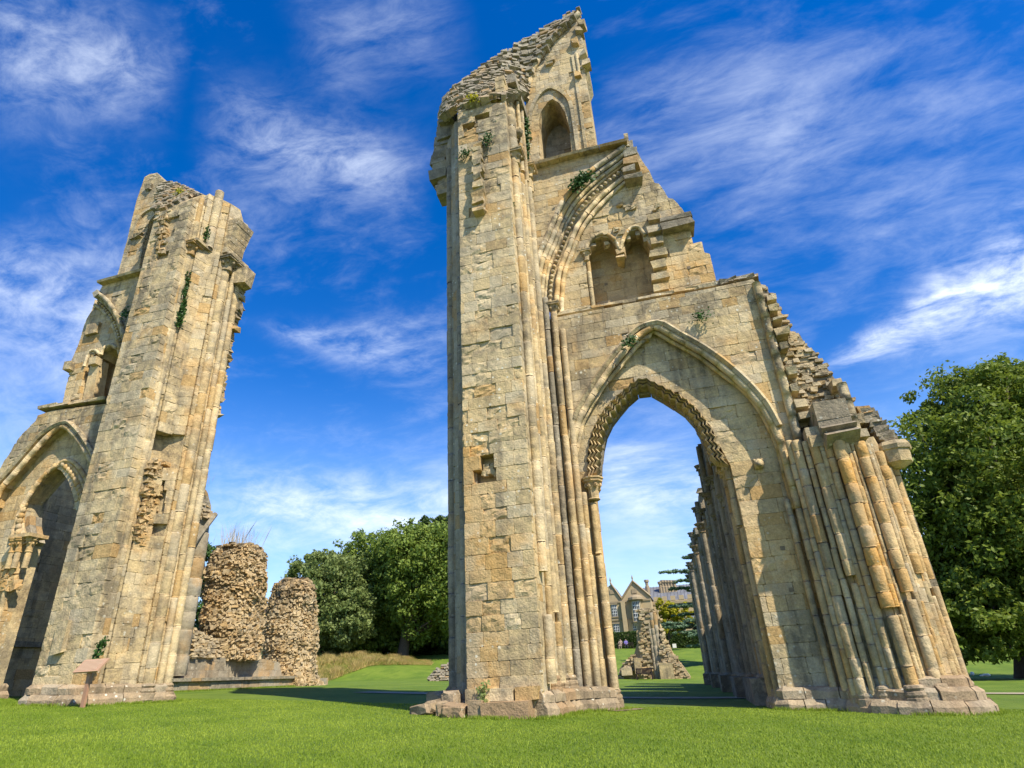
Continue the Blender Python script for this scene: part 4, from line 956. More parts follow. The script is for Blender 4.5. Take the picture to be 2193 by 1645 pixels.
    O = XZ([(131, 874), (148, 798), (150, 778), (168, 737), (179, 700), (186, 682), (197, 664), (204, 640)]+I+[(262, 862), (250, 862)]+nic[::-1][1:], Yt)
    V, F = extrude_xz(O, Yt+PR, 17.8); T.part('tympanum_core', V, F, S, (.4, .15, .15))
    ashlar(T, O, yframe(Yt+PR), 391, S, (.22, .33), (.3, .6), PR, lambda u, v: .25, lambda u, v: .1, .06)
    O = XZ([(174, 868), (197, 766), (213, 769), (196, 866)], Yt+.05); V, F = extrude_xz(O, Yt+.05, Yt+.5); T.part('niche_mullion', V, F, S, (.5, .2, .05))
    V, F = rock(PY(205, 775, Yt), (.34, .3, .32), rr, jit=.06); T.add('carved_fragment', V, F, (.5, .1, .2), S)
    Ob = XZ([(155, 880), (175, 735), (262, 725), (262, 872)], 17.3); V, F = extrude_xz(Ob, 17.3, 17.7); T.part('niche_back', V, F, S, (.4, .3, .3)); ashlar(T, Ob, yframe(17.3), 392, S, (.28, .36), (.35, .6), .04, lambda u, v: .4)
    sweep(T, curve3([(180, 785), (190, 756), (203, 750), (213, 760)], Yt-.02), circ(.065, 6), .4, 393, S, smooth=True); sweep(T, curve3([(216, 760), (222, 746), (236, 738), (251, 746)], Yt-.02), circ(.065, 6), .4, 394, S, smooth=True)
    V, F = rock(PY(201, 705, Yt-.05), (.62, .2, .5), rr, jit=.1); T.add('carved_fragment', V, F, (.5, .05, .1), S)
    V, F = rock(PY(154, 788, Yt), (.32, .5, .36), rr, jit=.08); T.add('string_course', V, F, (.4, 0, .5), S)
    sweep(T, [PY(205, 636, 15.95), PY(216, 628, 15.95)], rect(.3, .3), .4, 395, GS)
    # ---------------- lower wall with the dark arch
    HL = [(-72, 1300), (-48, 1190), (-22, 1100), (0, 1052), (12, 1036), (32, 1014), (72, 968), (102, 936), (132, 913), (150, 922), (166, 940), (182, 964), (197, 992), (212, 1036), (228, 1110)]
    HO = XZ(HL, 16.0); rk = [(109, 880), (80, 890), (77, 901), (69, 908), (58, 919), (47, 930), (32, 948), (20, 972), (8, 988), (0, 1004), (-22, 1030), (-60, 1062), (-110, 1110)]
    RK = XZ(rk, 16.0)
    O = [(RK[-1][0], zw), (HO[0][0], zw)]+HO+[(HO[-1][0], zw), (-16.7, zw)]+XZ([(345, 850), (235, 864)], 16.0)+RK
    V, F = extrude_xz(O, 16.0+PR, 17.8); T.part('arch_wall_core', V, F, S, (.4, .1, .2))
    ashlar(T, O, yframe(16.0+PR), 401, S, (.25, .36), (.34, .66), PR, lambda u, v: .12, lambda u, v: .3 if v > 9.2 else .04, .05)
    for k in range(5):
        V, F = rock(PY(118+k*26, 877-k*3.6, 16.3), (.9, .7, .12), rr, jit=.1); T.add('coping_stone', V, F, (rr.random(), .05, .3), S)
    Yi = 16.32
    CO = [(26, 1160), (30, 1140), (40, 1108), (60, 1068), (97, 1019), (130, 994), (148, 985), (165, 996), (181, 1016), (196, 1052), (210, 1100), (222, 1160)]
    OP = [(88, 1172), (80, 1130), (88, 1085), (118, 1042), (148, 1010), (166, 1019), (180, 1038), (192, 1070), (200, 1110), (210, 1165)]
    Yb = 17.0; OPw = [np.array([p[0], Yi, p[2]]) for p in curve3(OP, Yb)]; OX = [(float(p[0]), float(p[2])) for p in OPw]; jl = XZ([(46, 1325)], Yb)[0][0]
    inner = [(RK[-1][0], zw), (jl, zw), (jl, OX[0][1])]+OX+[(OX[-1][0], zw), (HO[-1][0]+.3, zw)]+[(p[0], p[1]+.05) for p in HO[::-1]]
    V, F = extrude_xz(inner, Yi+PR, Yb); T.part('arch_infill_core', V, F, S, (.4, .1, .15))
    ashlar(T, inner, yframe(Yi+PR), 411, S, (.27, .38), (.36, .78), PR, lambda u, v: .5 if v < 5.6 else .12, lambda u, v: .02, .04)
    sweep(T, curve3(HL, 15.98), circ(.105, 8), .55, 412, S, ochre=.15, grey=.1, smooth=True)
    sweep(T, curve3([(x+(-8 if x < 132 else 8), y-9) for x, y in HL[2:]], 15.93), [(-.07, -.1), (.07, -.1), (.09, .06), (0, .12), (-.07, .06)], .6, 413, S, grey=.35)
    Cc, Oc = curve3(CO, Yi), [p+np.array([0, .15, 0]) for p in OPw]
    for i, (k, r, oc) in enumerate(((.0, .08, .4), (.3, .07, .5), (.95, .07, .3))):
        c = lerp_curves(Cc, Oc, k); c[:, 1] -= .03; sweep(T, c, circ(r, 6), .45, 414+i, S, ochre=oc, smooth=True)
    for q in resample(lerp_curves(Cc, Oc, .58), .21)[1:]:
        V, F = ball((q[0], q[1]-.08, q[2]), .115, 7, 5, 1.15); T.add('ball_ornament', V, F, (rr.random(), .5, .05), S, True)
    soffit(T, OPw, Yi+.2, Yb, 417, GS, .4, rows=2)
    pc = PY(58, 1152, 16.2)
    for i, (dx, y, r) in enumerate(((-.42, 16.15, .10), (-.16, 16.15, .10), (.12, 16.3, .10))):
        capital(T, pc[0]+dx, y, pc[2], r, .5, S, 418+i, .5, .05, False); shaft(T, pc[0]+dx, y, zY(50, 1215, 16.2), pc[2]-.45, r, 421+i, S, .5, .05)
    V, F = box(pc[0]-.62, pc[0]+.35, 16.0, 16.7, pc[2], pc[2]+.12); T.add('abacus', V, F, (.5, .45, .05), S)
    for k in range(26):
        V, F = rock(PY(rr.uniform(8, 34), rr.uniform(1215, 1262), 16.3), (.2, .2, .16), rr, jit=.4); T.add('carved_fragment', V, F, (rr.random(), .6, .05), S)
    shaft(T, jl-.1, 16.3, zw+.3, OX[0][1]-.1, .10, 425, S, .25, .05); shaft(T, jl-.1, 16.8, zw+.3, OX[0][1], .09, 426, S, .2, .1); shaft_base(T, jl-.1, 16.3, zw+.2, .1, PL, 427)
    plinth_run(T, [(jl-2.2, 16.1), (jl-.3, 16.1), (jl-.05, 16.4), (jl-.05, 17.2)], 406, PL, ((0, .24, .16), (.24, .2, .06)), (.4, .8), .2, .15)
    T.flush({'stone': 'stonework', 'rubble_stone': 'rubble'})
far_ruin()
# ------------------------------------------------------------------ the ground
def lawn():
    xs = np.concatenate([np.linspace(-420, -70, 15), np.linspace(-66, 66, 133), np.linspace(70, 420, 15)]); ys = np.concatenate([np.linspace(-40, 4, 12), np.linspace(5, 110, 106), np.linspace(114, 900, 22)])
    X, Y = np.meshgrid(xs, ys); Z = gz(X, Y); n = len(xs)
    V = np.stack([X, Y, Z], -1).reshape(-1, 3); F = [(j*n+i, j*n+i+1, (j+1)*n+i+1, (j+1)*n+i) for j in range(len(ys)-1) for i in range(n-1)]
    tag(mesh_obj('lawn', V, F, M['grass'], smooth=True), kind='structure')
    def strip(name, pts, w, mat, dz):
        P = resample([(x, y, 0) for x, y in pts], .6); V = []; r2 = random.Random(3)
        for i, p in enumerate(P):
            t = P[min(i+1, len(P)-1)]-P[max(i-1, 0)]; t /= np.linalg.norm(t); nn = np.array([-t[1], t[0], 0])
            for s_ in (-1, -.33, .33, 1):
                q = p+nn*s_*(w/2+r2.uniform(-.06, .06)); V.append((q[0], q[1], g(q[0], q[1])+dz))
        F = [(4*i+k, 4*i+k+1, 4*i+5+k, 4*i+4+k) for i in range(len(P)-1) for k in range(3)]
        tag(mesh_obj(name, V, F, mat), kind='structure')
    strip('gravel_path', [(-12.5, 23.2), (-9, 22.9), (-5, 22.6), (0, 22.4), (4.5, 23.6), (7.5, 25.6), (9.6, 25.2), (12, 22.6), (15, 18.5), (19, 12)], 1.25, M['gravel'], .022)
    strip('bare_earth', [(-2.1, 15.5), (-1.8, 15.9), (-1.6, 16.4)], .45, M['soil_hole_shade'], .015)
    # mown grass in the foreground, built blade by blade
    rs = np.random.RandomState(4)
    n1 = 270000; u = rs.rand(n1); yy = 4.6+12.5*u**1.25; xx = yy*(-1.35+1.95*rs.rand(n1))+rs.uniform(-.4, .4, n1)
    zz_ = gz(xx, yy); h_ = rs.uniform(.010, .026, n1)*(1+.8*(rs.rand(n1) > .97)); a = rs.rand(n1)*6.283; w = rs.uniform(.004, .0075, n1)*(1+yy*.06); lean = rs.uniform(.0, .7, n1)*h_; b = rs.rand(n1)*6.283
    V = np.zeros((n1, 3, 3)); V[:, 0] = np.stack([xx-np.cos(a)*w, yy-np.sin(a)*w, zz_-.004], 1); V[:, 1] = np.stack([xx+np.cos(a)*w, yy+np.sin(a)*w, zz_-.004], 1); V[:, 2] = np.stack([xx+np.cos(b)*lean, yy+np.sin(b)*lean, zz_+h_], 1)
    t_ = np.zeros((n1, 3)); pat = .5+.22*np.sin(xx*1.7+np.sin(yy*2.1))*np.sin(yy*1.3+1)+.2*np.sin(xx*.5+1.7*np.sin(yy*.45))+.15*np.sin(xx*4.3+yy*3.1+2*np.sin(yy*1.9)); t_[:, 0] = np.clip(rs.rand(n1)*.55+(pat-.5)*.75+.25, 0, 1)
    o = quad_mesh('lawn_grass', V, M['blade'], None, t_, 3); tag(o, 'short bright green mown grass across the foreground', 'grass', kind='stuff')
lawn()

# ------------------------------------------------------------------ foliage
def leaves(C, R, n, size, rs, flat=1.0, squash=.8):
    """n leaves in puffs with centres C and radii R; returns rhombus quads and tints"""
    k = rs.randint(0, len(C), n); d = rs.normal(size=(n, 3)); d /= np.linalg.norm(d, axis=1)[:, None]
    rad = R[k]*np.clip(rs.normal(.85, .22, n), .1, 1.25); p = C[k]+d*rad[:, None]*np.array([1, 1, squash])
    nrm = d*.7+rs.normal(size=(n, 3))*.8+np.array([0, 0, .5*flat]); nrm /= np.linalg.norm(nrm, axis=1)[:, None]
    a = np.cross(nrm, rs.normal(size=(n, 3))); a /= np.linalg.norm(a, axis=1)[:, None]; b = np.cross(nrm, a)
    s = size*rs.uniform(.6, 1.35, n)[:, None]
    V = np.stack([p-a*s, p+b*s*.5, p+a*s, p-b*s*.5], 1)
    t = np.zeros((n, 3)); t[:, 0] = np.clip(rs.normal(.45, .22, n)+.25*(d[:, 2]), 0, 1)
    return V, t
def crown_puffs(ell, per, rs, fill=.45):
    C, R = [], []
    for (cx, cy, cz, rx, ry, rz) in ell:
        n = max(6, int(per*(rx*ry*rz)**(2/3)))
        d = rs.normal(size=(n, 3)); d /= np.linalg.norm(d, axis=1)[:, None]; q = fill+(1-fill)*rs.rand(n)**.6
        q *= 1+.10*np.sin(d[:, 0]*5+cx)+.10*np.sin(d[:, 2]*6+cy)
        C.append(np.array([cx, cy, cz])+d*q[:, None]*np.array([rx, ry, rz])); R.append(rs.uniform(.55, 1.25, n)*min(rx, ry, rz)*.22)
    return np.concatenate(C), np.concatenate(R)
def limbs(base, top, ell, rs, r0):
    """trunk with forks reaching into the crown"""
    base, top = np.array(base, float), np.array(top, float); ps = []
    mid = base*.5+top*.5+rs.uniform(-.25, .25, 3)*r0*2
    ps.append(ring_tube([base-[0, 0, .4], base+[0, 0, .3], mid, top], [r0*1.5, r0*1.1, r0*.85, r0*.6], 9))
    for (cx, cy, cz, rx, ry, rz) in ell:
        for k in range(3):
            e = np.array([cx, cy, cz])+rs.uniform(-.6, .6, 3)*np.array([rx, ry, rz]); s_ = mid*.3+top*.7 if k else mid
            m2 = (s_+e)/2+rs.uniform(-.3, .3, 3); ps.append(ring_tube([s_, m2, e], [r0*.45, r0*.28, r0*.08], 6))
    return join(ps)
def tree(name, label, base, top, ell, mat, n, size, seed, r0=.4, per=5., group=None, fill=.45, cat='tree', squash=.8):
    rs = np.random.RandomState(seed); z = g(base[0], base[1]); b = np.array([base[0], base[1], z])
    e = bpy.data.objects.new(name, None); col.objects.link(e); e.location = b; tag(e, label, cat, group)
    V, F = limbs(b, (top[0], top[1], top[2]), ell, rs, r0); mesh_obj('trunk', np.array(V)-b, F, M['bark'], e, True)
    C, R = crown_puffs(ell, per, rs, fill); Q, t = leaves(C, R, n, size, rs, squash=squash); quad_mesh('crown', Q, mat, e, t, 4, b)
    return e
def el(px, py, Y, rx, rz, ry=None):
    """ellipsoid whose middle is seen at a point of the photograph at distance Y"""
    p = PY(px, py, Y); return (p[0], Y, p[2], rx, ry or rx, rz)
LG = 'trees behind the lawn on the left'
def trees():
    def bp(px, py, Y): p = PY(px, py, Y); return (p[0], Y)
    tree('lawn_tree', 'grey green rounded tree right behind the shorter rubble stub', bp(690, 1400, 80), PY(690, 1330, 80), [el(655, 1255, 80, 3.6, 4.4), el(715, 1275, 79, 4.8, 5.6), el(630, 1300, 80, 3.0, 3.4), el(745, 1330, 78, 3.8, 3.6), el(690, 1220, 81, 3.2, 3.0), el(690, 1340, 79, 5, 4)], M['leaf_olive'], 60000, .24, 21, .45, 7, LG)
    tree('lawn_tree', 'dark green tree in the middle of the left tree mass', bp(800, 1398, 86), PY(800, 1330, 86), [el(790, 1205, 86, 4.8, 4.8), el(760, 1260, 86, 4.4, 5.0), el(820, 1270, 86, 5.4, 6.5), el(800, 1340, 87, 6.5, 5.0)], M['leaf_oak'], 46000, .26, 22, .5, 7, LG)
    tree('lawn_tree', 'tall bright crowned tree with thick trunk beside the near pier', bp(862, 1400, 82), PY(868, 1330, 82), [el(865, 1180, 82, 4.4, 4.6), el(900, 1210, 81, 5.6, 5.0), el(940, 1200, 82, 4.8, 5.8), el(860, 1250, 83, 4.4, 4.4), el(930, 1290, 84, 6.5, 5.0), el(980, 1250, 84, 6.0, 7.0), el(870, 1320, 88, 6, 4)], M['leaf_oak'], 66000, .26, 23, .75, 7, LG)
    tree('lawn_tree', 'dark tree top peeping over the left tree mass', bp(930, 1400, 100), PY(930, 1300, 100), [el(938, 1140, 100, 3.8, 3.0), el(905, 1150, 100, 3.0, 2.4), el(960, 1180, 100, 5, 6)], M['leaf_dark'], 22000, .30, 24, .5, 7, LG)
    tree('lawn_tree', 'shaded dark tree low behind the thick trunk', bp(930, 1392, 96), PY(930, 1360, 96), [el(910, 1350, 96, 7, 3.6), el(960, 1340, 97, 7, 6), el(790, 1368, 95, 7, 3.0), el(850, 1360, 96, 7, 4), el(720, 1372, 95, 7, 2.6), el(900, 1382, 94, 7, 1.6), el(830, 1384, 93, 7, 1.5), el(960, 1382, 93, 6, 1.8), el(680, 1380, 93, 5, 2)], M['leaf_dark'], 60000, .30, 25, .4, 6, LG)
    tree('lawn_tree', 'far green trees between the two rubble stubs', bp(565, 1400, 100), PY(570, 1340, 100), [el(560, 1370, 100, 6, 4), el(600, 1345, 101, 5, 5), el(520, 1350, 102, 7, 6)], M['leaf_olive'], 16000, .32, 26, .4, 6, LG)
    tree('yew_tree', 'dark yew standing behind the taller rubble stub', bp(455, 1420, 44), PY(455, 1250, 44), [el(445, 1225, 44, 1.5, 2.6), el(462, 1290, 44, 2.1, 3.6), el(440, 1310, 44, 2.0, 3.5), el(478, 1200, 44, 1.0, 1.5), el(455, 1380, 44, 2.4, 3)], M['yew'], 36000, .14, 27, .35, 9)
    tree('big_tree', 'large leafy tree at the right edge beyond the lawn', bp(2190, 1400, 50), PY(2160, 1150, 50), [el(2080, 880, 49, 4.2, 3.6), el(2150, 850, 50, 4.6, 3.0), el(2010, 960, 49, 3.6, 3.6), el(2000, 1060, 49, 3.2, 3.4), el(2120, 1010, 47, 5.2, 4.6), el(2220, 900, 51, 5.0, 4.4), el(2060, 1130, 48, 4.4, 4.0), el(2170, 1150, 47, 5.0, 4.4), el(2050, 1240, 49, 3.6, 3.4), el(2110, 1320, 46, 3.4, 2.6), el(2180, 1270, 46, 3.2, 3.0), el(2060, 1330, 51, 3.4, 2.4), el(2280, 1050, 50, 6, 6), el(1960, 1140, 50, 2.4, 3.2), el(1985, 1240, 51, 2.4, 3.0), el(2130, 1365, 44, 1.6, 1.2), el(2075, 1345, 46, 2.6, 1.6), el(2160, 1345, 46, 2.8, 1.8), el(2215, 1330, 45, 3.0, 2.2), el(2030, 1300, 48, 2.4, 2.4)], M['leaf'], 140000, .17, 28, .75, 6.0, fill=.30)
    for i, (px, py, Y, rx, rz, lab) in enumerate(((2040, 1320, 92, 6, 5.0, 'dark hedge tree under the left boughs of the big tree'), (2100, 1325, 95, 7, 5.5, 'dark hedge tree straight behind the big tree'), (2170, 1320, 92, 7, 5.5, 'dark hedge tree behind the big tree at the right edge'), (1985, 1310, 96, 7, 6, 'dark hedge tree next to the broken respond'))):
        tree('hedge_tree', lab, bp(px, 1385, Y), PY(px, py+20, Y), [el(px, py, Y, rx, rz), el(px-25, py+30, Y-1, rx*.7, rz*.6), el(px+25, py+35, Y-1, rx*.7, rz*.55)], M['leaf_dark'], 15000, .30, 40+i, .3, 6, 'dark trees along the far edge of the right lawn')
    tree('yellow_tree', 'small yellow green tree in front of the manor house', bp(1433, 1392, 90), PY(1432, 1345, 90), [el(1424, 1302, 90, 1.9, 1.2), el(1445, 1312, 90, 2.0, 1.4), el(1420, 1325, 90, 1.6, 1.0), el(1462, 1330, 90, 1.9, .9), el(1440, 1345, 90, 2.3, .9)], M['leaf_yellow'], 16000, .16, 30, .14, 14)
    # cedar: flat tiers of foliage on long boughs
    rs = np.random.RandomState(31); b = PY(1545, 1400, 74); b[2] = g(b[0], 74)
    e = bpy.data.objects.new('cedar_tree', None); col.objects.link(e); e.location = b; tag(e, 'blue green cedar with flat tiers reaching left in front of the manor house', 'tree')
    ps = [ring_tube([b-[0, 0, .5], b+[0, 0, 6], b+[0, 0, 14]], [.6, .45, .1], 8)]; Cs, Rs = [], []
    for (px, py, Y) in ((1418, 1226, 73), (1450, 1245, 73), (1470, 1195, 74), (1490, 1165, 74), (1440, 1262, 74), (1478, 1235, 72), (1455, 1300, 73), (1470, 1330, 72), (1425, 1345, 71), (1450, 1356, 71), (1480, 1362, 70), (1490, 1300, 73), (1500, 1210, 74), (1505, 1345, 70), (1480, 1385, 71), (1455, 1318, 75), (1510, 1270, 75), (1520, 1385, 73), (1500, 1375, 72), (1415, 1338, 71), (1436, 1300, 76)):
        tip = PY(px, py, Y); root = b+[0, 0, max(1.0, tip[2]-b[2]-.8)]; L = np.linalg.norm(tip-root)
        ps.append(ring_tube([root, (root+tip)/2+[0, 0, .35], tip], [.16, .10, .03], 5))
        for k in range(int(5+L*5)):
            f = rs.rand()**.7; q = root*(1-f)+tip*f+[0, 0, .35*4*f*(1-f)]+rs.normal(size=3)*np.array([.55, .55, .10])*(1-.6*f); Cs.append(q); Rs.append(rs.uniform(.18, .42))
    V, F = join(ps); mesh_obj('trunk', np.array(V)-b, F, M['bark'], e, True)
    Q, t = leaves(np.array(Cs), np.array(Rs), 42000, .10, rs, 1.5, .35); quad_mesh('crown', Q, M['needle'], e, t, 4, b)
    # clipped hedge before the manor
    n = 26000; X = rs.uniform(-13.5, 6.5, n); f = rs.randint(0, 2, n); Y = np.where(f == 0, 97+rs.normal(0, .06, n), rs.uniform(97, 98.4, n)); zg = gz(X, 97.); Zt = 2.15+.08*np.sin(X*1.3)
    Z = zg+np.where(f == 0, rs.rand(n)*Zt, Zt+rs.normal(0, .05, n)); P = np.stack([X, Y, Z], 1); nr = rs.normal(size=(n, 3)); a = np.cross(nr, rs.normal(size=(n, 3))); a /= np.linalg.norm(a, axis=1)[:, None]; bq = np.cross(a, nr/np.linalg.norm(nr, axis=1)[:, None]); s_ = rs.uniform(.08, .17, n)[:, None]
    e = bpy.data.objects.new('clipped_hedge', None); col.objects.link(e); e.location = (-3.5, 97.7, g(-3.5, 97.7)); tag(e, 'long clipped dark green hedge below the manor house', 'hedge')
    t = np.zeros((n, 3)); t[:, 0] = rs.rand(n); quad_mesh('foliage', np.stack([P-a*s_, P+bq*s_*.6, P+a*s_, P-bq*s_*.6], 1), M['leaf_dark'], e, t, 4, e.location)
    V, F = box(-13.5, 6.5, 97.1, 98.3, g(-3, 97.5)-1.2, g(-3, 97.5)+1.9); mesh_obj('branches', np.array(V)-np.array(e.location), F, M['bark'], e)
trees()

def blades(P, h, rs, w=.012, lean=.5):
    n = len(P); a = rs.rand(n)*6.283; b = rs.rand(n)*6.283; hh = h*rs.uniform(.5, 1.2, n); ln = hh*rs.uniform(.1, lean, n)
    D = np.stack([np.cos(a), np.sin(a), np.zeros(n)], 1)*w; B = np.stack([np.cos(b)*ln, np.sin(b)*ln, hh], 1); m1 = P+B*.55-np.stack([np.zeros(n)]*2+[hh*-.06], 1)
    return np.stack([P-D, P+D, m1+D*.8, P+B, m1-D*.8], 1)
def tufts():
    rs = np.random.RandomState(51)
    # bank of tall dry grass left of the thick trunk
    n = 80000; px = rs.uniform(655, 925, n); near = 59+np.clip(px-690, 0, 300)*.066; Yd = near+rs.rand(n)*(79-near)*.9; X = np.array([PY(a, 1420, y)[0] for a, y in zip(px, Yd)])
    hill = np.clip(1-((px-745)/190.)**2, 0, 1)*1.15*np.clip((Yd-60)/6, 0, 1); Z = gz(X, Yd)+hill-.05
    lump_ = np.clip(.5+.5*np.sin(X*.9+1.3*np.sin(Yd*.7))*np.sin(Yd*.8+X*.35)+.25*np.sin(X*2.7+Yd*1.9), 0, 1)
    k = (rs.rand(n) < .18+.82*lump_) & (rs.rand(n) < np.clip((940-px)/110., .12, 1)); P = np.stack([X, Yd, Z], 1)[k]; lk = lump_[k]
    V = blades(P, .78, rs, .016, .9); hs = (.22+.85*lk)[:, None, None]*np.clip((945-px[k])/150., .35, 1)[:, None, None]; V = P[:, None, :]+(V-P[:, None, :])*np.concatenate([np.ones_like(hs), np.ones_like(hs), hs], 2)
    gsel = rs.rand(len(P)) < .05+.35*(1-lk)
    tg = np.zeros((gsel.sum(), 3)); tg[:, 0] = rs.rand(gsel.sum())*.5; tag(quad_mesh('bank_grass', V[gsel], M['blade'], None, tg, 5), 'green grass mixed into the dry bank below the left trees', 'grass', kind='stuff')
    V = V[~gsel]; lk = lk[~gsel]; t = np.zeros((len(V), 3)); t[:, 0] = np.clip(rs.rand(len(V))*.7+lk*.35, 0, 1)
    o = quad_mesh('tall_grass', V, M['dry_grass'], None, t, 5); tag(o, 'tall dry straw coloured grass on the bank below the left trees', 'grass', kind='stuff')
    G = []; xs = np.linspace(650, 935, 30); ys = np.linspace(58, 78, 16)
    for y in ys:
        for a in xs:
            p = PY(a, 1420, y); G.append((p[0], y, g(p[0], y)-.12+max(0, 1-((a-745)/190.)**2)*1.15*min(1, max(0, (y-60)/6))))
    F = [(j*30+i, j*30+i+1, j*30+31+i, j*30+30+i) for j in range(15) for i in range(29)]
    tag(mesh_obj('grass_bank', G, F, M['grass'], smooth=True), kind='structure')
    return
tufts()
def dry_tuft(name, label, c, spread, n, h, seed, up=.3):
    rs = np.random.RandomState(seed); P = np.array(c)+rs.normal(size=(n, 3))*np.array([spread, spread, .03]); V = blades(P, h, rs, .006, up); t = np.zeros((n, 3)); t[:, 0] = rs.rand(n)
    o = quad_mesh(name, V-np.array(c)[None, None], M['dry_grass'], None, t, 5); o.location = c; tag(o, label, 'grass tuft')
def ivy(label, pts, Y, n, seed, size=.055, spread=.16, mat='ivy'):
    """leaves clinging along a line of points on a wall"""
    rs = np.random.RandomState(seed); L = resample([PY(x, y, yy if isinstance(Y, (list, tuple)) else Y) for (x, y), yy in zip(pts, Y if isinstance(Y, (list, tuple)) else [0]*len(pts))], .08)
    n = int(n*.6); spread *= .8; P = L[rs.randint(0, len(L), n)]+rs.normal(size=(n, 3))*np.array([spread, .05, spread]); P[:, 1] -= .05
    nr = rs.normal(size=(n, 3))*.6+np.array([.3, -1, .4]); nr /= np.linalg.norm(nr, axis=1)[:, None]; a = np.cross(nr, rs.normal(size=(n, 3))); a /= np.linalg.norm(a, axis=1)[:, None]; b = np.cross(nr, a); s = size*rs.uniform(.6, 1.3, n)[:, None]
    V = np.stack([P-a*s, P+b*s*.7, P+a*s, P-b*s*.7], 1); c = P.mean(0); t = np.zeros((n, 3)); t[:, 0] = rs.rand(n)
    o = quad_mesh('ivy_clump', V-c[None, None], M[mat], None, t); o.location = c; tag(o, label, 'ivy', 'wall plants growing on the ruins')
ivy('dark ivy tuft on the hood of the tall blind arch', [(1233, 400), (1245, 386), (1258, 380)], 15.75, 800, 1, .06, .15)
ivy('small ivy tuft on the great arch moulding, left of its point', [(1340, 738), (1350, 730), (1358, 726)], 15.75, 200, 2, .045, .10)
ivy('round ivy tuft at mid height on the lit vaulting shafts', [(1094, 440), (1095, 450)], 13.6, 160, 3, .035, .08)
ivy('ivy trailing beside the top window of the near pier', [(1127, 258), (1128, 285), (1128, 310), (1127, 345)], 15.5, 900, 4, .06, .07)
ivy('green plants in the broken top of the near pier face', [(1040, 300), (1046, 292), (1044, 310)], 13.2, 240, 5, .045, .12)
ivy('green tuft left of the broken rib on the near pier', [(990, 338), (1000, 328)], 13.2, 160, 6, .045, .10)
ivy('yellowish plant on the crown of the near pier', [(1008, 214), (1018, 210)], 13.1, 140, 7, .05, .10, 'leaf_yellow')
ivy('weeds on the worn ledge above the great arch', [(1490, 680), (1510, 675)], 15.85, 200, 8, .04, .12)
ivy('long ivy strip hanging down the shaft of the farther pier', [(404, 585), (400, 610), (396, 640), (392, 670), (386, 698)], [13.75]*5, 900, 9, .05, .075)
ivy('ivy patch under the carved head of the farther pier', [(436, 500), (446, 495), (441, 515)], 14.0, 260, 10, .05, .12)
ivy('ivy on the step just above the notice board', [(226, 1372), (220, 1380), (215, 1395), (211, 1410)], 13.35, 260, 11, .045, .05)
ivy('dark ivy bunch beside the broken arch of the farther ruin', [(268, 675), (272, 672)], 15.7, 200, 12, .05, .14)
ivy('yellow weed on the crown of the farther pier', [(382, 415), (390, 410)], 14.2, 140, 13, .05, .12, 'leaf_yellow')
ivy('small plant rooted at the foot of the near pier face', [(1037, 1495), (1036, 1480), (1040, 1470)], 13.15, 260, 14, .03, .06, 'leaf_olive')

# ------------------------------------------------------------------ aisle walls and rubble stubs
def rubble_column(T, prof, seed, size=(.24, .10), cover=(0, 6.283), grey_top=True, flat=1.0, mat=None, dens=1.35, ochre=.35, grey=.12):
    """prof: (x, y, z, r) from the foot up; rough stones laid round a core"""
    rng = random.Random(seed); rs = np.random.RandomState(seed); mat = mat or RB
    P = np.array(prof, float); n = 28; zs = np.linspace(P[0, 2], P[-1, 2], 26)
    V = []; F = []
    def at(z): return [np.interp(z, P[:, 2], P[:, k]) for k in (0, 1, 3)]
    def rad(th, z, r): return r*(1+.09*math.sin(2*th+z*.8+seed)+.06*math.sin(5*th-z*1.7)+.05*math.sin(z*2.3+th)+.03*math.sin(z*6+3*th))
    for z in zs:
        x, y, r = at(z)
        for k in range(n): th = 2*math.pi*k/n; q = rad(th, z, r)*.995; V.append((x+q*math.cos(th), y+q*math.sin(th)*flat, z+rng.uniform(-.03, .03)))
    F = [(j*n+k, j*n+(k+1) % n, (j+1)*n+(k+1) % n, (j+1)*n+k) for j in range(len(zs)-1) for k in range(n)]+[tuple(range((len(zs)-1)*n, len(zs)*n))]
    T.part('rubble_core', V, F, mat, (.5, ochre*.4, .12))
    z = P[0, 2]; zt = P[-1, 2]
    while z < zt:
        hgt = size[1]*rng.uniform(.7, 1.5); x, y, r = at(z); th = cover[0]+rng.random()*.3; tt = (z-P[0, 2])/(zt-P[0, 2])
        while th < cover[1]:
            w = size[0]*(rng.uniform(.4, 1.3) if rng.random() < .85 else rng.uniform(1.5, 2.4)); q = rad(th, z, r)-.03; N = np.array([math.cos(th), math.sin(th), 0]); U = np.array([-math.sin(th), math.cos(th), 0])
            if rng.random() < dens*.72:
                zc = z+rng.uniform(-.07, .07); ti = rng.uniform(-.25, .25); U = np.array([-math.sin(th)*math.cos(ti), math.cos(th)*math.cos(ti), math.sin(ti)]); gq = grey+(.5*max(0, (tt-.72)/.28) if grey_top else 0)+(.25 if rng.random() < .12 else 0)
                Vq, Fq = rock((x+N[0]*q, y+N[1]*q*flat, zc), (w*rng.uniform(.6, 1.0), rng.uniform(.10, .34), hgt*rng.uniform(.7, 1.6)), rng, U, N, .42)
                T.add('rubble_stone', Vq, Fq, (rng.random(), ochre*rng.uniform(.2, 1.5), gq), mat)
            th += w/max(q, .2)
        z += hgt*.92
    x, y, r = at(zt)
    for _ in range(int(60*r)):
        th = rng.random()*6.283; q = r*math.sqrt(rng.random()); Vq, Fq = rock((x+q*math.cos(th), y+q*math.sin(th)*flat, zt+rng.uniform(-.05, .12)), (.3, .25, .12), rng, jit=.35); T.add('rubble_stone', Vq, Fq, (rng.random(), .1, .6), mat)
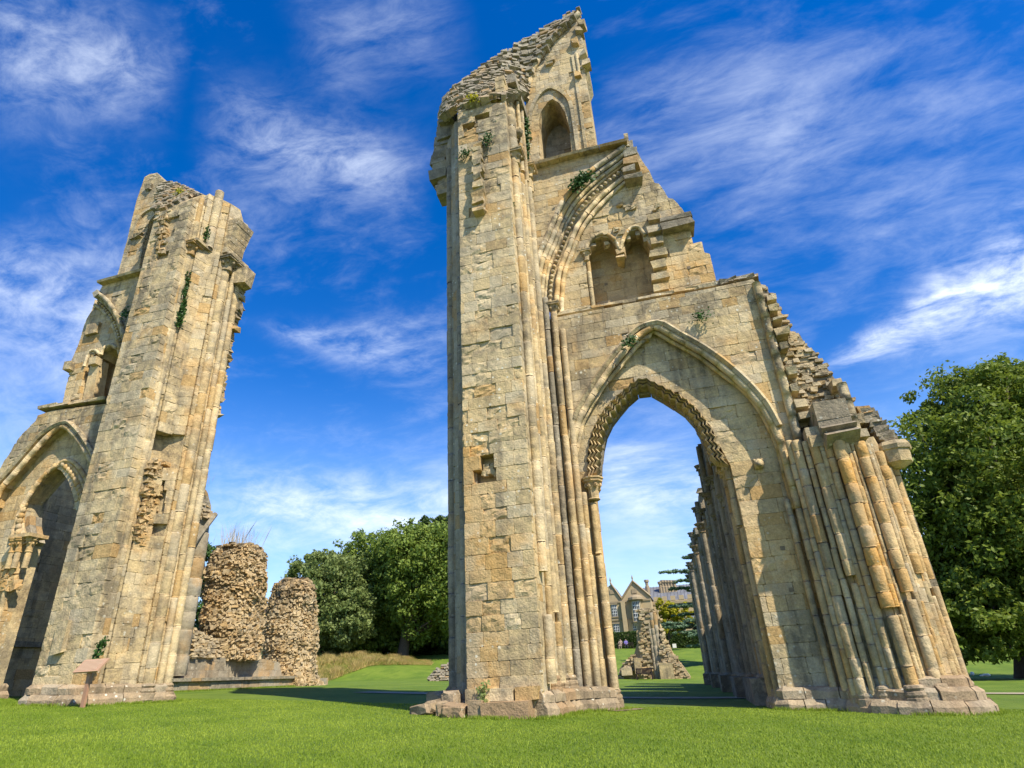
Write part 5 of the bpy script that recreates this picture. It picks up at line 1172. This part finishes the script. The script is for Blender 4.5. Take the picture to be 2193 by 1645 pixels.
def colpts(L, Yc):
    out_ = []
    for (px, py, hw) in L:
        p = PY(px, py, Yc); out_.append((p[0], p[1], p[2], hw*depth(p)/FPX))
    return out_
def xframe(X, sg): return lambda u, v, d: (X+sg*d, u, v)
def north_aisle():
    X0 = -22.0; T = Thing('aisle_wall', 'long low ashlar wall with plinth ledge between the farther pier and the rubble stubs', 'wall', (X0, 25, g(X0, 25)))
    rng = random.Random(61); zg = g(X0, 20)-.3
    # high wall seen through the dark arch and its broken end
    Oc = [(16.9, zg), (26.0, zg), (26.0, 9.2), (23.5, 10.4), (21, 11.0), (19.0, 10.2), (16.9, 9.4)]; Xc_ = -25.6
    V, F = extrude_xz(Oc, 0, 1.0); V = [(Xc_-.08-v[1], v[0], v[2]) for v in V]; T.part('chapel_wall_core', V, F, S, (.4, .1, .2)); ashlar(T, Oc, xframe(Xc_-.08, 1), 60, S, (.3, .4), (.45, .9), .08, lambda u, v: .2, lambda u, v: .15)
    for k in range(12): V, F = box(Xc_, Xc_+.14, 16.9+k*.75, 17.63+k*.75, 3.0, 3.2); T.add('string_course', V, F, (rng.random(), .05, .5), GS)
    O = [(22.4, zg), (24.75, zg), (24.85, 7.4), (24.7, 9.3), (24.3, 9.9), (23.6, 10.4), (22.4, 9.6)]
    V, F = extrude_xz(O, 0, 1.2); V = [(X0-.08-v[1], v[0], v[2]) for v in V]; T.part('high_wall_core', V, F, GS, (.4, .1, .2))
    ashlar(T, O, xframe(X0-.08, 1), 62, GS, (.3, .4), (.45, .9), .08, lambda u, v: .25 if u < 21 else .05, lambda u, v: .3 if u > 22 else .05)
    for i, (y, r, zt_) in enumerate(((22.6, .22, 7.2), (23.35, .26, 8.2), (24.2, .42, 7.9))):
        shaft(T, X0+.05, y, zg+.9, zt_, r, 63+i, GS, .08, .12, (.6, 1.1))
    A = [np.array([X0+.1, 22.6, 8.0]), np.array([X0+.1, 23.6, 8.4]), np.array([X0+.1, 24.75, 8.7])]; B = [np.array([X0-.2, 22.6, 9.6]), np.array([X0-.3, 23.6, 10.4]), np.array([X0-.2, 24.7, 9.3])]
    rubble_grid(T, A, B, 66, RB, (.26, .11), 1.2, grey=.5, ochre=.1)
    T.part('rib', *ring_tube([(X0+.35, 23.4, 7.0), (X0+.4, 24.0, 8.0), (X0+.3, 24.7, 8.9)], [.12, .12, .12], 7), GS, (.4, 0, .4))
    sweep_pts = [(X0+.12, 16.7, 3.35), (X0+.12, 24.9, 3.05)]
    for k in range(11):
        y0 = 22.4+k*.22; V, F = box(X0, X0+.14, y0+.005, y0+.215, 3.28, 3.46); T.add('string_course', V, F, (rng.random(), .05, .5), GS)
    # low wall
    O = [(24.75, zg), (33.0, zg), (33.0, 1.75), (31.9, 1.75), (31.6, 2.35), (30.2, 2.5), (24.75, 2.52)]
    V, F = extrude_xz(O, 0, 1.6); V = [(X0-.08-v[1], v[0], v[2]) for v in V]; T.part('low_wall_core', V, F, GS, (.4, .1, .2))
    ashlar(T, O, xframe(X0-.08, 1), 67, GS, (.34, .46), (.5, 1.0), .08, lambda u, v: .12, lambda u, v: .45 if u < 27.6 and v > 1.5 else .1)
    V, F = box(X0-.2, X0+.5, 22.8, 34.6, zg, g(X0, 28)+.35); T.part('plinth_core', V, F, GS, (.4, .1, .3))
    y = 22.8
    while y < 35.2:
        w = rng.uniform(.5, 1.1); V, F = box(X0+.4, X0+.53, y+.01, y+w-.01, zg, g(X0, y)+.36); T.add('stone', V, F, (rng.random(), .1, .3), GS)
        if y < 33.8: V, F = box(X0, X0+.66+rng.uniform(-.02, .02), y+.01, y+w-.01, g(X0, y)+.37, g(X0, y)+.5); T.add('ledge_stone', V, F, (rng.random(), .0, .35), GS)
        y += w
    A = [np.array([X0+.05, 24.8, 2.5]), np.array([X0+.05, 26.4, 2.5])]; B = [np.array([X0-.3, 24.8, 3.9]), np.array([X0-.3, 26.4, 3.4])]
    rubble_grid(T, A, B, 68, RB, (.26, .10), 1.5, grey=.5, ochre=.1)
    A = [np.array([X0-.1, 26.2, 2.5]), np.array([X0-.1, 29.9, 2.5])]; B = [np.array([X0-.5, 26.2, 3.4]), np.array([X0-.5, 29.9, 2.9])]
    rubble_grid(T, A, B, 69, RB, (.26, .10), 1.3, grey=.35, ochre=.1)
    T.flush({'stone': 'stonework', 'rubble_stone': 'rubble'})
    g1 = 'rubble stubs of the north aisle'
    Yp = 28.6; L = colpts([(500, 1412, 57), (499, 1390, 56), (500, 1330, 55), (503, 1270, 54), (508, 1220, 52), (512, 1190, 48), (514, 1176, 40)], Yp)
    T = Thing('rubble_stub', 'taller rubble stub with dry grass on top, rising from the low wall', 'ruin', (L[0][0], Yp, L[0][2]), g1); rubble_column(T, L, 71, (.17, .085), (2.6, 7.0)); T.flush({'rubble_stone': 'rubble'})
    dry_tuft('grass_tuft', 'spray of dry grass on top of the taller rubble stub', (L[-1][0], Yp-.3, L[-1][2]+.05), .5, 170, 1.25, 73, .6)
    Yp = 33.6; L = colpts([(626, 1478, 64), (625, 1450, 56), (623, 1400, 50), (624, 1340, 46), (626, 1290, 43), (628, 1262, 38), (630, 1247, 30)], Yp)
    T = Thing('rubble_stub', 'shorter rubble stub at the free end of the low wall', 'ruin', (L[0][0], Yp, L[0][2]), g1); rubble_column(T, L, 72, (.17, .085), (2.6, 7.0), ochre=.2, grey=.2); T.flush({'rubble_stone': 'rubble'})
    dry_tuft('grass_tuft', 'short dry grass on the top of the broken high wall behind the farther pier', (-22.3, 23.6, 10.45), .3, 120, .35, 74, .5)
north_aisle()
def south_aisle():
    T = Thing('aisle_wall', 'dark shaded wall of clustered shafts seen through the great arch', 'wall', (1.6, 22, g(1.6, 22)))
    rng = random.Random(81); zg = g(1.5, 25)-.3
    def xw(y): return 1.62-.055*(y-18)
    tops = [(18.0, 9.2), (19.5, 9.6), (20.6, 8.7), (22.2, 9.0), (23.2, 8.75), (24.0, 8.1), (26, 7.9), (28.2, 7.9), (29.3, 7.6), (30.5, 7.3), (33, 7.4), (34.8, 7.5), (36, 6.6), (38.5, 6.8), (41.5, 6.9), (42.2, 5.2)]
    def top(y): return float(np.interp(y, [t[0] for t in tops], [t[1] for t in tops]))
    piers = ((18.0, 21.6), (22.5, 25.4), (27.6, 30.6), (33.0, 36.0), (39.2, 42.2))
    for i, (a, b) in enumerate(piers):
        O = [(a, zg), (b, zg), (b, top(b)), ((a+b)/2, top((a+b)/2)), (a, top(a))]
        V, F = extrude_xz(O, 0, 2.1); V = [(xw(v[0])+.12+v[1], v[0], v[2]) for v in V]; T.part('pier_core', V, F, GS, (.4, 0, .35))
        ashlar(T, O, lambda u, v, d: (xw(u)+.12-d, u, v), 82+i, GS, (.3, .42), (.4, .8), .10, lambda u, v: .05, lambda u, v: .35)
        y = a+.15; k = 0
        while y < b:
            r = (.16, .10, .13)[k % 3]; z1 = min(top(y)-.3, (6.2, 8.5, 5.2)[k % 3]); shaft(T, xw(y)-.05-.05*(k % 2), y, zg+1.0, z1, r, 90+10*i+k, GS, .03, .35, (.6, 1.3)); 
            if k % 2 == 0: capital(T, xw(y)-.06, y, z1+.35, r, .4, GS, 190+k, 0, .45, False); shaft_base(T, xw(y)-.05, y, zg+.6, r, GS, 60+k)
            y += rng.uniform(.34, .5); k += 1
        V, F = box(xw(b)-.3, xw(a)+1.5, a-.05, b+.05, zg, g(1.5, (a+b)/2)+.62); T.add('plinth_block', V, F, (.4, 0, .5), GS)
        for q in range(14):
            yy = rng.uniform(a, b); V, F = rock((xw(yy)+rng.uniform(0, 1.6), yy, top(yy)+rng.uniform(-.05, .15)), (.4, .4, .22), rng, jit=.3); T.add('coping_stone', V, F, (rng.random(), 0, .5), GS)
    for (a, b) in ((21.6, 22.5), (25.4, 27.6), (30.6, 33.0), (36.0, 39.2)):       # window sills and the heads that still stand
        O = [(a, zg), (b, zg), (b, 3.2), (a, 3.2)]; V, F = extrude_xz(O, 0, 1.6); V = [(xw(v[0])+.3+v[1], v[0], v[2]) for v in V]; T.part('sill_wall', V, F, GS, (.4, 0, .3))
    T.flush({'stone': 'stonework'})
south_aisle()
def stump():
    Ys = 60.; T = Thing('ruin_stump', 'isolated ruined pier stump with spreading rubble foot behind the bench', 'ruin', (PY(1400, 1452, Ys)[0], Ys, g(-4, Ys)))
    rng = random.Random(91)
    O = XZ([(1324, 1462), (1327, 1432), (1342, 1414), (1358, 1402), (1364, 1380), (1363, 1345), (1366, 1314), (1376, 1306), (1392, 1302), (1406, 1308), (1412, 1330), (1416, 1360), (1422, 1384), (1436, 1396), (1450, 1412), (1464, 1428), (1478, 1448), (1482, 1462)], Ys)
    V, F = extrude_xz(O, Ys, Ys+2.0); T.part('rubble_core', V, F, RB, (.4, .1, .3))
    def patch(A, B, seed, gr_, oc=.1, dens=1.1): rubble_grid(T, P3(A), P3(B), seed, RB, (.34, .17), dens, grey=gr_, ochre=oc, depth_=.3)
    patch([(1324, 1456, Ys-.1), (1358, 1456, Ys-.1)], [(1340, 1415, Ys-.05), (1362, 1398, Ys-.05)], 92, .35)
    patch([(1372, 1456, Ys-.15), (1395, 1456, Ys-.15)], [(1370, 1310, Ys-.1), (1388, 1306, Ys-.1)], 93, .3, .15, 1.3)
    patch([(1415, 1456, Ys-.5), (1482, 1456, Ys-.5)], [(1414, 1340, Ys-.05), (1424, 1386, Ys-.05)], 94, .35, .1, 1.2)
    patch([(1425, 1440, Ys-.4), (1474, 1446, Ys-.4)], [(1412, 1318, Ys), (1418, 1362, Ys)], 95, .3, .1, 1.0)
    for i, (px, r) in enumerate(((1391, .16), (1398, .22), (1405, .2))):
        x = PY(px+8, 1400, Ys-.1)[0]; shaft(T, x, Ys-.1, g(x, Ys)-.1, zY(px, 1312, Ys), r, 96+i, GS, .15, .2, (.5, .9))
    for (px, py, w, h_) in ((1428, 1438, 1.1, 1.4), (1342, 1438, .9, .6), (1366, 1425, .5, 1.2)):
        V, F = rock(PY(px, py, Ys-.6), (w, .5, h_), rng, jit=.08); T.add('facing_stone', V, F, (rng.random(), .15, .1), S)
    for k in range(14):
        V, F = rock(PY(1366+k*3, 1309-3*math.sin(k/4.), Ys+.2), (.4, .6, .2), rng, jit=.3); T.add('rubble_stone', V, F, (rng.random(), 0, .4), RB)
    T.flush({'rubble_stone': 'rubble'})
    # low heap far left of the near pier
    Yh = 50.; T = Thing('rubble_heap', 'low grey rubble heap on the lawn just left of the near pier', 'ruin', (PY(940, 1456, Yh)[0], Yh, g(-20, Yh)))
    rubble_grid(T, P3([(914, 1458, Yh), (935, 1460, Yh-.5), (975, 1460, Yh-.5)]), P3([(930, 1445, Yh+.4), (943, 1432, Yh+.4), (975, 1420, Yh+.4)]), 101, GS, (.34, .18), 1.5, grey=.35, ochre=.02, depth_=.3); T.flush({'rubble_stone': 'rubble'})
stump()

# ------------------------------------------------------------------ manor house and cottage
def manor():
    Yf = 115.; zb = g(-8, Yf)-1.0
    E = bpy.data.objects.new('manor_house', None); col.objects.link(E); E.location = (-6, Yf, zb); tag(E, 'tan stone manor house with two gables and grey slate roof seen through the great arch', 'house')
    L = np.array([-6, Yf, zb])
    def part(name, V, F, mat, parent=E): return mesh_obj(name, np.array(V, float)-L, F, mat, parent)
    def pz(px, py): p = PY(px, py, Yf); return p[0], p[2]
    xa, z_e = pz(1303, 1283)[0]-2.5, pz(1340, 1283)[1]; xm = pz(1393, 1285)[0]; ztop = pz(1355, 1248)[1]; zs1 = pz(1340, 1288)[1]; zs2 = pz(1340, 1326)[1]
    x_m1 = pz(1331, 1280)[0]
    # wing with two gables
    g1, g2 = pz(1308, 1252), pz(1355, 1247)
    O = [(xa-1, zb), (xm, zb), (xm, z_e), (g2[0], g2[1]), (x_m1, z_e), (g1[0], g1[1]), (xa-1, z_e)]
    V, F = extrude_xz(O, Yf, Yf+10); part('gabled_wall', V, F, M['house'])
    rf = part('gabled_roof', *join([([(xm+.2, Yf-.1, z_e-.1), (g2[0], Yf-.1, g2[1]+.15), (g2[0], Yf+10, g2[1]+.15), (xm+.2, Yf+10, z_e-.1)], [(0, 1, 2, 3)]), ([(x_m1, Yf-.1, z_e), (g2[0], Yf-.1, g2[1]+.15), (g2[0], Yf+10, g2[1]+.15), (x_m1, Yf+10, z_e)], [(0, 1, 2, 3)]), ([(x_m1, Yf-.1, z_e), (g1[0], Yf-.1, g1[1]+.15), (g1[0], Yf+10, g1[1]+.15), (x_m1, Yf+10, z_e)], [(0, 1, 2, 3)])]), M['slate'])
    for (a, b) in (((x_m1, z_e), g1), ((x_m1, z_e), g2), ((xm+.15, z_e), g2)):
        V, F = ring_tube([(a[0], Yf-.15, a[1]+.1), (b[0], Yf-.15, b[1]+.2)], [.16, .16], 4); part('gable_coping', V, F, M['house_trim'], rf)
    for gq in (g1, g2):
        V, F = lathe(gq[0], Yf-.1, [(.16, gq[1]+.1), (.1, gq[1]+.5), (.16, gq[1]+.7), (.04, gq[1]+1.2)], 6); part('finial', V, F, M['house_trim'], rf)
    for zq in (zs1, zs2):
        V, F = box(xa-1, xm+.12, Yf-.16, Yf+.1, zq-.14, zq+.14); part('string_course', V, F, M['house_trim'])
    for (px, py) in ((1311, 1268), (1358, 1266)):
        x, z = pz(px, py); V, F = box(x-.45, x+.45, Yf-.1, Yf+.05, z-.35, z+.35); part('carved_shield', V, F, M['house_trim'])
    V, F = box(x_m1-.2, x_m1+.5, Yf-.7, Yf, zb, zs1); part('buttress', V, F, M['house'])
    def window(x0, x1, z0, z1, y, nx, nz):
        f = part('window', *box(x0, x1, y-.12, y+.06, z0, z1), M['white']); w = (x1-x0)/nx; h = (z1-z0)/nz
        for i in range(nx):
            for j in range(nz):
                V, F = box(x0+w*i+w*.16, x0+w*(i+1)-w*.16, y-.15, y-.10, z0+h*j+h*.12, z0+h*(j+1)-h*.10); part('pane', V, F, M['glass'], f)
        V, F = box(x0-.2, x1+.2, y-.25, y, z1+.02, z1+.22); part('hood_mould', V, F, M['house_trim'], f)
        V, F = box(x0-.15, x1+.15, y-.25, y, z0-.18, z0-.02); part('sill', V, F, M['house_trim'], f)
    for (p0, p1) in (((1309, 1296), (1323, 1320)), ((1314, 1337), (1328, 1358)), ((1355, 1336), (1368, 1356))):
        a, b = pz(*p0), pz(*p1); window(a[0], b[0], b[1], a[1], Yf, 3, 4)
    a, b = pz(1355, 1290), pz(1375, 1330); V, F = box(a[0]-.25, b[0]+.25, Yf-.9, Yf, b[1]-.6, a[1]+.3); part('bay', V, F, M['house']); window(a[0], b[0], b[1], a[1], Yf-.9, 4, 5)
    V, F = lathe((a[0]+b[0])/2, Yf-.4, [(1.35, a[1]+.3), (1.3, a[1]+.7), (.9, a[1]+1.0), (.3, a[1]+1.15)], 10); part('bay_crest', V, F, M['house_trim'])
    # long range with battlements
    Yr = Yf+5; xr = 16.
    zr = PY(1440, 1290, Yr)[2]; zp = PY(1440, 1279, Yr)[2]; zrt = PY(1440, 1254, Yr+6)[2]
    V, F = box(xm-.5, xr, Yr, Yr+10, zb, zp-.5); part('range_wall', V, F, M['house'])
    V, F = box(xm-.5, xr, Yr-.15, Yr, zr-.2, zr+.15); part('string_course', V, F, M['house_trim'])
    x = xm+.3
    while x < xr:
        V, F = box(x, x+.85, Yr-.05, Yr+.45, zp-.5, zp+.25); part('merlon', V, F, M['house']); x += 1.5
    rr_ = part('range_roof', [(xm-3.5, Yr+.6, zp-.6), (xr, Yr+.6, zp-.6), (xr, Yr+6, zrt), (xm-3.5, Yr+6, zrt)], [(0, 1, 2, 3)], M['slate'])
    for k in range(34):
        x = xm-3.4+k*.62; V, F = ring_tube([(x, Yr+.6, zp-.55), (x, Yr+6, zrt+.05)], [.05, .05], 4); part('lead_roll', V, F, M['slate'], rr_)
    for (px, py, n_) in ((1384, 1242, 1), (1413, 1246, 1), (1418, 1243, 1), (1424, 1243, 1), (1430, 1243, 1), (1436, 1243, 1), (1443, 1243, 1)):
        p = PY(px, py, Yr+4); V, F = lathe(p[0], p[1], [(.42, zp-.5), (.42, p[2]-1.2), (.3, p[2]-1.1), (.3, p[2]-.5), (.45, p[2]-.4), (.45, p[2])], 8); part('chimney', V, F, M['house_trim'], rr_)
    for (p0, p1) in (((1460, 1315), (1470, 1330)), ((1480, 1315), (1490, 1330)), ((1460, 1340), (1470, 1356))):
        a, b = PY(*p0, Yr), PY(*p1, Yr); window(a[0], b[0], b[2], a[2], Yr, 2, 3)
    # cottage glimpsed between the stubs
    Yk = 80.; p = PY(562, 1345, Yk); E2 = bpy.data.objects.new('cottage', None); col.objects.link(E2); E2.location = (p[0], Yk, p[2]-4); tag(E2, 'ochre cottage gable with brown roof between the two rubble stubs', 'house')
    L2 = np.array(E2.location); x0 = PY(548, 1345, Yk)[0]-4; x1 = PY(576, 1345, Yk)[0]; zt_ = PY(560, 1290, Yk)[2]; xg = PY(566, 1310, Yk)[0]; zg_ = PY(566, 1312, Yk)[2]; ze = PY(574, 1345, Yk)[2]
    mesh_obj('gable_wall', np.array(extrude_xz([(xg-2.0, p[2]-5), (xg+1.2, p[2]-5), (xg+1.2, ze), (xg-.2, zg_), (xg-2.0, ze)], Yk, Yk+5)[0])-L2, extrude_xz([(xg-2.0, p[2]-5), (xg+1.2, p[2]-5), (xg+1.2, ze), (xg-.2, zg_), (xg-2.0, ze)], Yk, Yk+5)[1], M['cottage'], E2)
    V, F = extrude_xz([(x0, ze), (xg+.2, ze), (xg, zt_), (x0, zt_)], Yk+1, Yk+5); mesh_obj('roof', np.array(V)-L2, F, M['tile_roof'], E2)
    w = mesh_obj('window', np.array(box(xg-.7, xg, Yk-.05, Yk+.05, ze-.6, ze+.5)[0])-L2, CUBE_F, M['white'], E2); mesh_obj('pane', np.array(box(xg-.62, xg-.08, Yk-.08, Yk-.02, ze-.5, ze+.4)[0])-L2, CUBE_F, M['glass'], w)
manor()

# ------------------------------------------------------------------ small things
def bench(name, label, x, y, w, h, mat, group=None):
    z = g(x, y); e = bpy.data.objects.new(name, None); col.objects.link(e); e.location = (x, y, z); tag(e, label, 'bench', group); k = h/.85
    for sx in (-1, 1):
        for sy in (0, 1):
            V, F = box(sx*w/2-.04*sx-.035, sx*w/2-.04*sx+.035, -.22+sy*.45, -.15+sy*.45, 0, (.62 if sy == 0 else .85)*k); mesh_obj('leg', V, F, mat, e)
        V, F = box(sx*w/2-.04*sx-.04, sx*w/2-.04*sx+.04, -.24, .28, .6*k, .65*k); mesh_obj('armrest', V, F, mat, e)
    for j in range(4): mesh_obj('seat_slat', *box(-w/2+.03, w/2-.03, -.2+j*.11, -.11+j*.11, .42*k, .45*k), mat, e)
    mesh_obj('top_rail', *box(-w/2, w/2, .2, .26, .78*k, .86*k), mat, e); mesh_obj('bottom_rail', *box(-w/2, w/2, .2, .26, .46*k, .52*k), mat, e)
    for j in range(12): x_ = -w/2+.1+j*(w-.2)/11; mesh_obj('back_slat', *box(x_-.04, x_+.04, .21, .25, .52*k, .78*k), mat, e)
pb = PY(1381, 1454, 58); bench('park_bench', 'dark wooden slatted bench in front of the ruin stump', pb[0], 58, 1.35, .9, M['bench'])
pq = PY(1338, 1389, 94); bench('park_bench', 'dark bench under the hedge with two people on it', pq[0]+.1, 94.2, 2.2, .8, M['bench'])
pq2 = PY(2160, 1383, 88); bench('park_bench', 'low bench at the far hedge under the big tree', pq2[0], 88, 3.2, .8, M['bench'])
def notice():
    p = PY(176, 1513, 12.6); x, y, z = p[0], 12.6, g(p[0], 12.6); e = bpy.data.objects.new('notice_board', None); col.objects.link(e); e.location = (x, y, z); tag(e, 'tan tilted notice board on a slim post before the farther pier', 'sign')
    mesh_obj('post', *box(-.045, .045, -.02, .04, -.2, .80), M['sign_post'], e)
    c, s_ = math.cos(.75), math.sin(.75)
    def tilt(V): return [(v[0], (v[1]*c+v[2]*s_)+.0, (-v[1]*s_*-1*0+v[2]*c-v[1]*s_)+.88) for v in V]
    bd = mesh_obj('board', tilt(box(-.36, .36, -.02, .02, -.19, .19)[0]), CUBE_F, M['sign'], e)
    rng = random.Random(2)
    for k in range(8):
        w = .30-rng.random()*.05; mesh_obj('text_line', tilt(box(-.30, w, -.026, -.021, .13-k*.038, .143-k*.038)[0]), CUBE_F, M['sign_text'], bd)
notice()
def person(label, px, py, Y, top, legs, seed):
    p = PY(px, py, Y); x, y, z = p[0], Y, g(p[0], Y); me = bpy.data.meshes.new('person')
    J = dict(pelvis=(0, .05, .48), spine=(0, .08, .75), chest=(0, .08, .95), neck=(0, .06, 1.1), head=(0, .03, 1.2), crown=(0, .02, 1.31), shL=(-.17, .08, 1.02), elL=(-.25, -.02, .8), haL=(-.14, -.25, .66), shR=(.17, .08, 1.02), elR=(.26, 0, .8), haR=(.16, -.24, .64), hipL=(-.1, .03, .47), knL=(-.13, -.42, .5), anL=(-.14, -.42, .1), toL=(-.14, -.58, .04), hipR=(.1, .03, .47), knR=(.13, -.40, .5), anR=(.16, -.46, .1), toR=(.17, -.6, .04))
    R = dict(pelvis=.15, spine=.14, chest=.16, neck=.06, head=.10, crown=.07, shL=.075, elL=.05, haL=.035, shR=.075, elR=.05, haR=.035, hipL=.09, knL=.065, anL=.045, toL=.04, hipR=.09, knR=.065, anR=.045, toR=.04)
    K = list(J); ed = [('pelvis', 'spine'), ('spine', 'chest'), ('chest', 'neck'), ('neck', 'head'), ('head', 'crown'), ('chest', 'shL'), ('shL', 'elL'), ('elL', 'haL'), ('chest', 'shR'), ('shR', 'elR'), ('elR', 'haR'), ('pelvis', 'hipL'), ('hipL', 'knL'), ('knL', 'anL'), ('anL', 'toL'), ('pelvis', 'hipR'), ('hipR', 'knR'), ('knR', 'anR'), ('anR', 'toR')]
    me.from_pydata([J[k] for k in K], [(K.index(a), K.index(b)) for a, b in ed], [])
    o = bpy.data.objects.new('person', me); col.objects.link(o); o.location = (x, y, z); o.rotation_euler = (0, 0, (seed-1.5)*.3)
    md = o.modifiers.new('skin', 'SKIN'); sv = me.skin_vertices[0].data if me.skin_vertices else None
    if sv is None:
        bm = bmesh.new(); bm.from_mesh(me); bm.verts.layers.skin.verify(); bm.to_mesh(me); bm.free(); sv = me.skin_vertices[0].data
    for i, k in enumerate(K): sv[i].radius = (R[k], R[k]); sv[i].use_root = (k == 'pelvis')
    md2 = o.modifiers.new('sub', 'SUBSURF'); md2.levels = 1; md2.render_levels = 1
    dg = bpy.context.evaluated_depsgraph_get(); me2 = bpy.data.meshes.new_from_object(o.evaluated_get(dg)); o.modifiers.clear(); o.data = me2
    for mt in (M['skin'], top, legs, M['hair']): me2.materials.append(mt)
    for f in me2.polygons:
        c = f.center; f.use_smooth = True
        hand = c[1] < -.17 and c[2] > .56 and c[2] < .75 and abs(c[0]) < .24 and c[2] > .58
        f.material_index = 3 if (c[2] > 1.26 or (c[2] > 1.14 and c[1] > .07)) else 0 if (c[2] > 1.09 or (hand and c[2] > .6)) else (2 if (c[2] < .6 or c[1] < -.2) else 1)
    tag(o, label, 'person', 'people on the bench under the hedge')
person('person in tan top sitting on the hedge bench, on the left', 1330, 1389, 93.9, M['cloth_tan'], M['cloth_tan'], 1)
person('person in purple top sitting on the hedge bench, on the right', 1342, 1389, 93.9, M['cloth_purple'], M['cloth_dark'], 2)
def lump(name, label, cat, px, py, Y, sz, mat, seed, group=None):
    p = PY(px, py, Y); rng = random.Random(seed); z = g(p[0], Y); bm = bmesh.new(); bmesh.ops.create_icosphere(bm, subdivisions=2, radius=1)
    for v in bm.verts:
        k = 1+rng.uniform(-.13, .13); v.co = Vector((v.co.x*sz[0]/2*k, v.co.y*sz[1]/2*k, max(-.8, v.co.z)*sz[2]*.5*k+sz[2]*.4))
    me = bpy.data.meshes.new(name); bm.to_mesh(me); bm.free(); me.materials.append(mat); o = bpy.data.objects.new(name, me); col.objects.link(o); o.location = (p[0], Y, z); tag(o, label, cat, group); return o
def picnic():
    b = lump('holdall', 'dark blue bag with pale top on the lawn beside the respond', 'bag', 2045, 1412, 58, (1.0, .5, .55), M['navy'], 1)
    mesh_obj('lid', *ring_tube([(-.3, -.1, .5), (0, -.12, .56), (.3, -.1, .5)], [.06, .09, .06], 6), M['white'], b)
    lump('cloth_bundle', 'larger white bundle on the lawn below the big tree', 'bundle', 2101, 1414, 57, (.55, .3, .22), M['white'], 2, 'pale bundles on the right lawn'); lump('cloth_bundle', 'smaller white bundle left of the larger one on the right lawn', 'bundle', 2091, 1414, 57, (.28, .2, .14), M['white'], 3, 'pale bundles on the right lawn')
    lump('cloth_bundle', 'pale upright bundle next to the dark blue bag', 'bundle', 2056, 1412, 58, (.18, .18, .42), M['white'], 4, 'pale bundles on the right lawn'); lump('cloth_bundle', 'pale bundle in the tree shade right of the dark blue bag', 'bundle', 2071, 1410, 59, (.26, .2, .3), M['white'], 5, 'pale bundles on the right lawn')
    p = PY(1445, 1387, 95.5); o = mesh_obj('hedge_sign', np.array(box(-.26, .26, -.03, .03, .1, .62)[0]), CUBE_F, M['white']); o.location = (p[0], 95.5, g(p[0], 95.5)); tag(o, 'small white square panel standing at the foot of the hedge', 'sign'); mesh_obj('stake', *box(-.03, .03, .035, .07, -.1, .5), M['bench'], o)
picnic()
def fallen():
    rng = random.Random(14)
    for (px, py, Y, s, lab) in ((912, 1530, 13.7, (.55, .5, .22), 'flat fallen stone farthest left at the foot of the near pier'), (935, 1520, 13.9, (.42, .4, .30), 'fallen stone with a dark face left of the near pier'), (955, 1528, 13.35, (.40, .4, .28), 'squat fallen stone in the row left of the near pier'), (975, 1532, 13.0, (.5, .4, .26), 'pinkish fallen stone touching the plinth of the near pier'), (940, 1503, 14.6, (.45, .4, .45), 'upright fallen stone in the shade behind the row'), (968, 1516, 13.4, (.34, .35, .5), 'tall pointed fallen stone leaning on the near pier')):
        p = PY(px, py, Y); z = g(p[0], Y); bm = bmesh.new(); bmesh.ops.create_cube(bm, size=1); bmesh.ops.bevel(bm, geom=bm.edges[:], offset=.12, segments=1, affect='EDGES'); bmesh.ops.subdivide_edges(bm, edges=bm.edges[:], cuts=1)
        for v in bm.verts: v.co = Vector((v.co.x*s[0]*(1+rng.uniform(-.14, .14)), v.co.y*s[1]*(1+rng.uniform(-.14, .14)), v.co.z*s[2]*(1+rng.uniform(-.12, .12))))
        me = bpy.data.meshes.new('fallen_stone'); bm.to_mesh(me); bm.free(); a = me.attributes.new('tint', 'FLOAT_VECTOR', 'FACE'); r0 = rng.random(); a.data.foreach_set('vector', [r0, .15, .15]*len(me.polygons)); me.materials.append(PL)
        o = bpy.data.objects.new('fallen_stone', me); col.objects.link(o); o.location = (p[0], Y, z+s[2]*.42); o.rotation_euler = (rng.uniform(-.15, .15), rng.uniform(-.15, .15), rng.uniform(-.5, .5)); tag(o, lab, 'stone', 'fallen stones round the near pier')
fallen()
scene.cycles.max_bounces = 4; scene.cycles.diffuse_bounces = 3; scene.cycles.transmission_bounces = 3; scene.cycles.glossy_bounces = 2; scene.cycles.use_denoising = True

def foot_grass():
    rs = np.random.RandomState(77); L = []
    for path in ([(-6.2, 15.6), (-5.3, 14.0), (-4.95, 12.85), (-3.1, 12.8), (-2.75, 13.9), (-2.55, 15.1), (-1.75, 16.0)], [(1.4, 16.1), (3.0, 15.7), (3.7, 14.95), (4.3, 14.75), (5.1, 15.1), (5.6, 15.9), (5.75, 17)], [(-16.7, 15.0), (-16.75, 13.1), (-14.8, 12.95), (-14.2, 13.8), (-13.8, 14.8), (-13.85, 15.6)], [(-21.35, 23), (-21.3, 35)], [(-24, 15.85), (-20.6, 15.85)]):
        P = resample([(x, y, 0) for x, y in path], .02); k = P[rs.randint(0, len(P), int(len(P)*9))]+rs.normal(size=(int(len(P)*9), 3))*np.array([.055, .055, 0]); L.append(k)
    P = np.concatenate(L); keep = rs.rand(len(P)) < .35+.65*(np.sin(P[:, 0]*5)*np.sin(P[:, 1]*4.3) > -.2); P = P[keep]; P[:, 2] = gz(P[:, 0], P[:, 1])-.01
    V = blades(P, .085, rs, .006, .8); t = np.zeros((len(P), 3)); t[:, 0] = rs.rand(len(P))*.7
    tag(quad_mesh('foot_grass', V, M['blade'], None, t, 5), 'longer uncut grass along the feet of the ruined walls', 'grass', kind='stuff')
foot_grass()
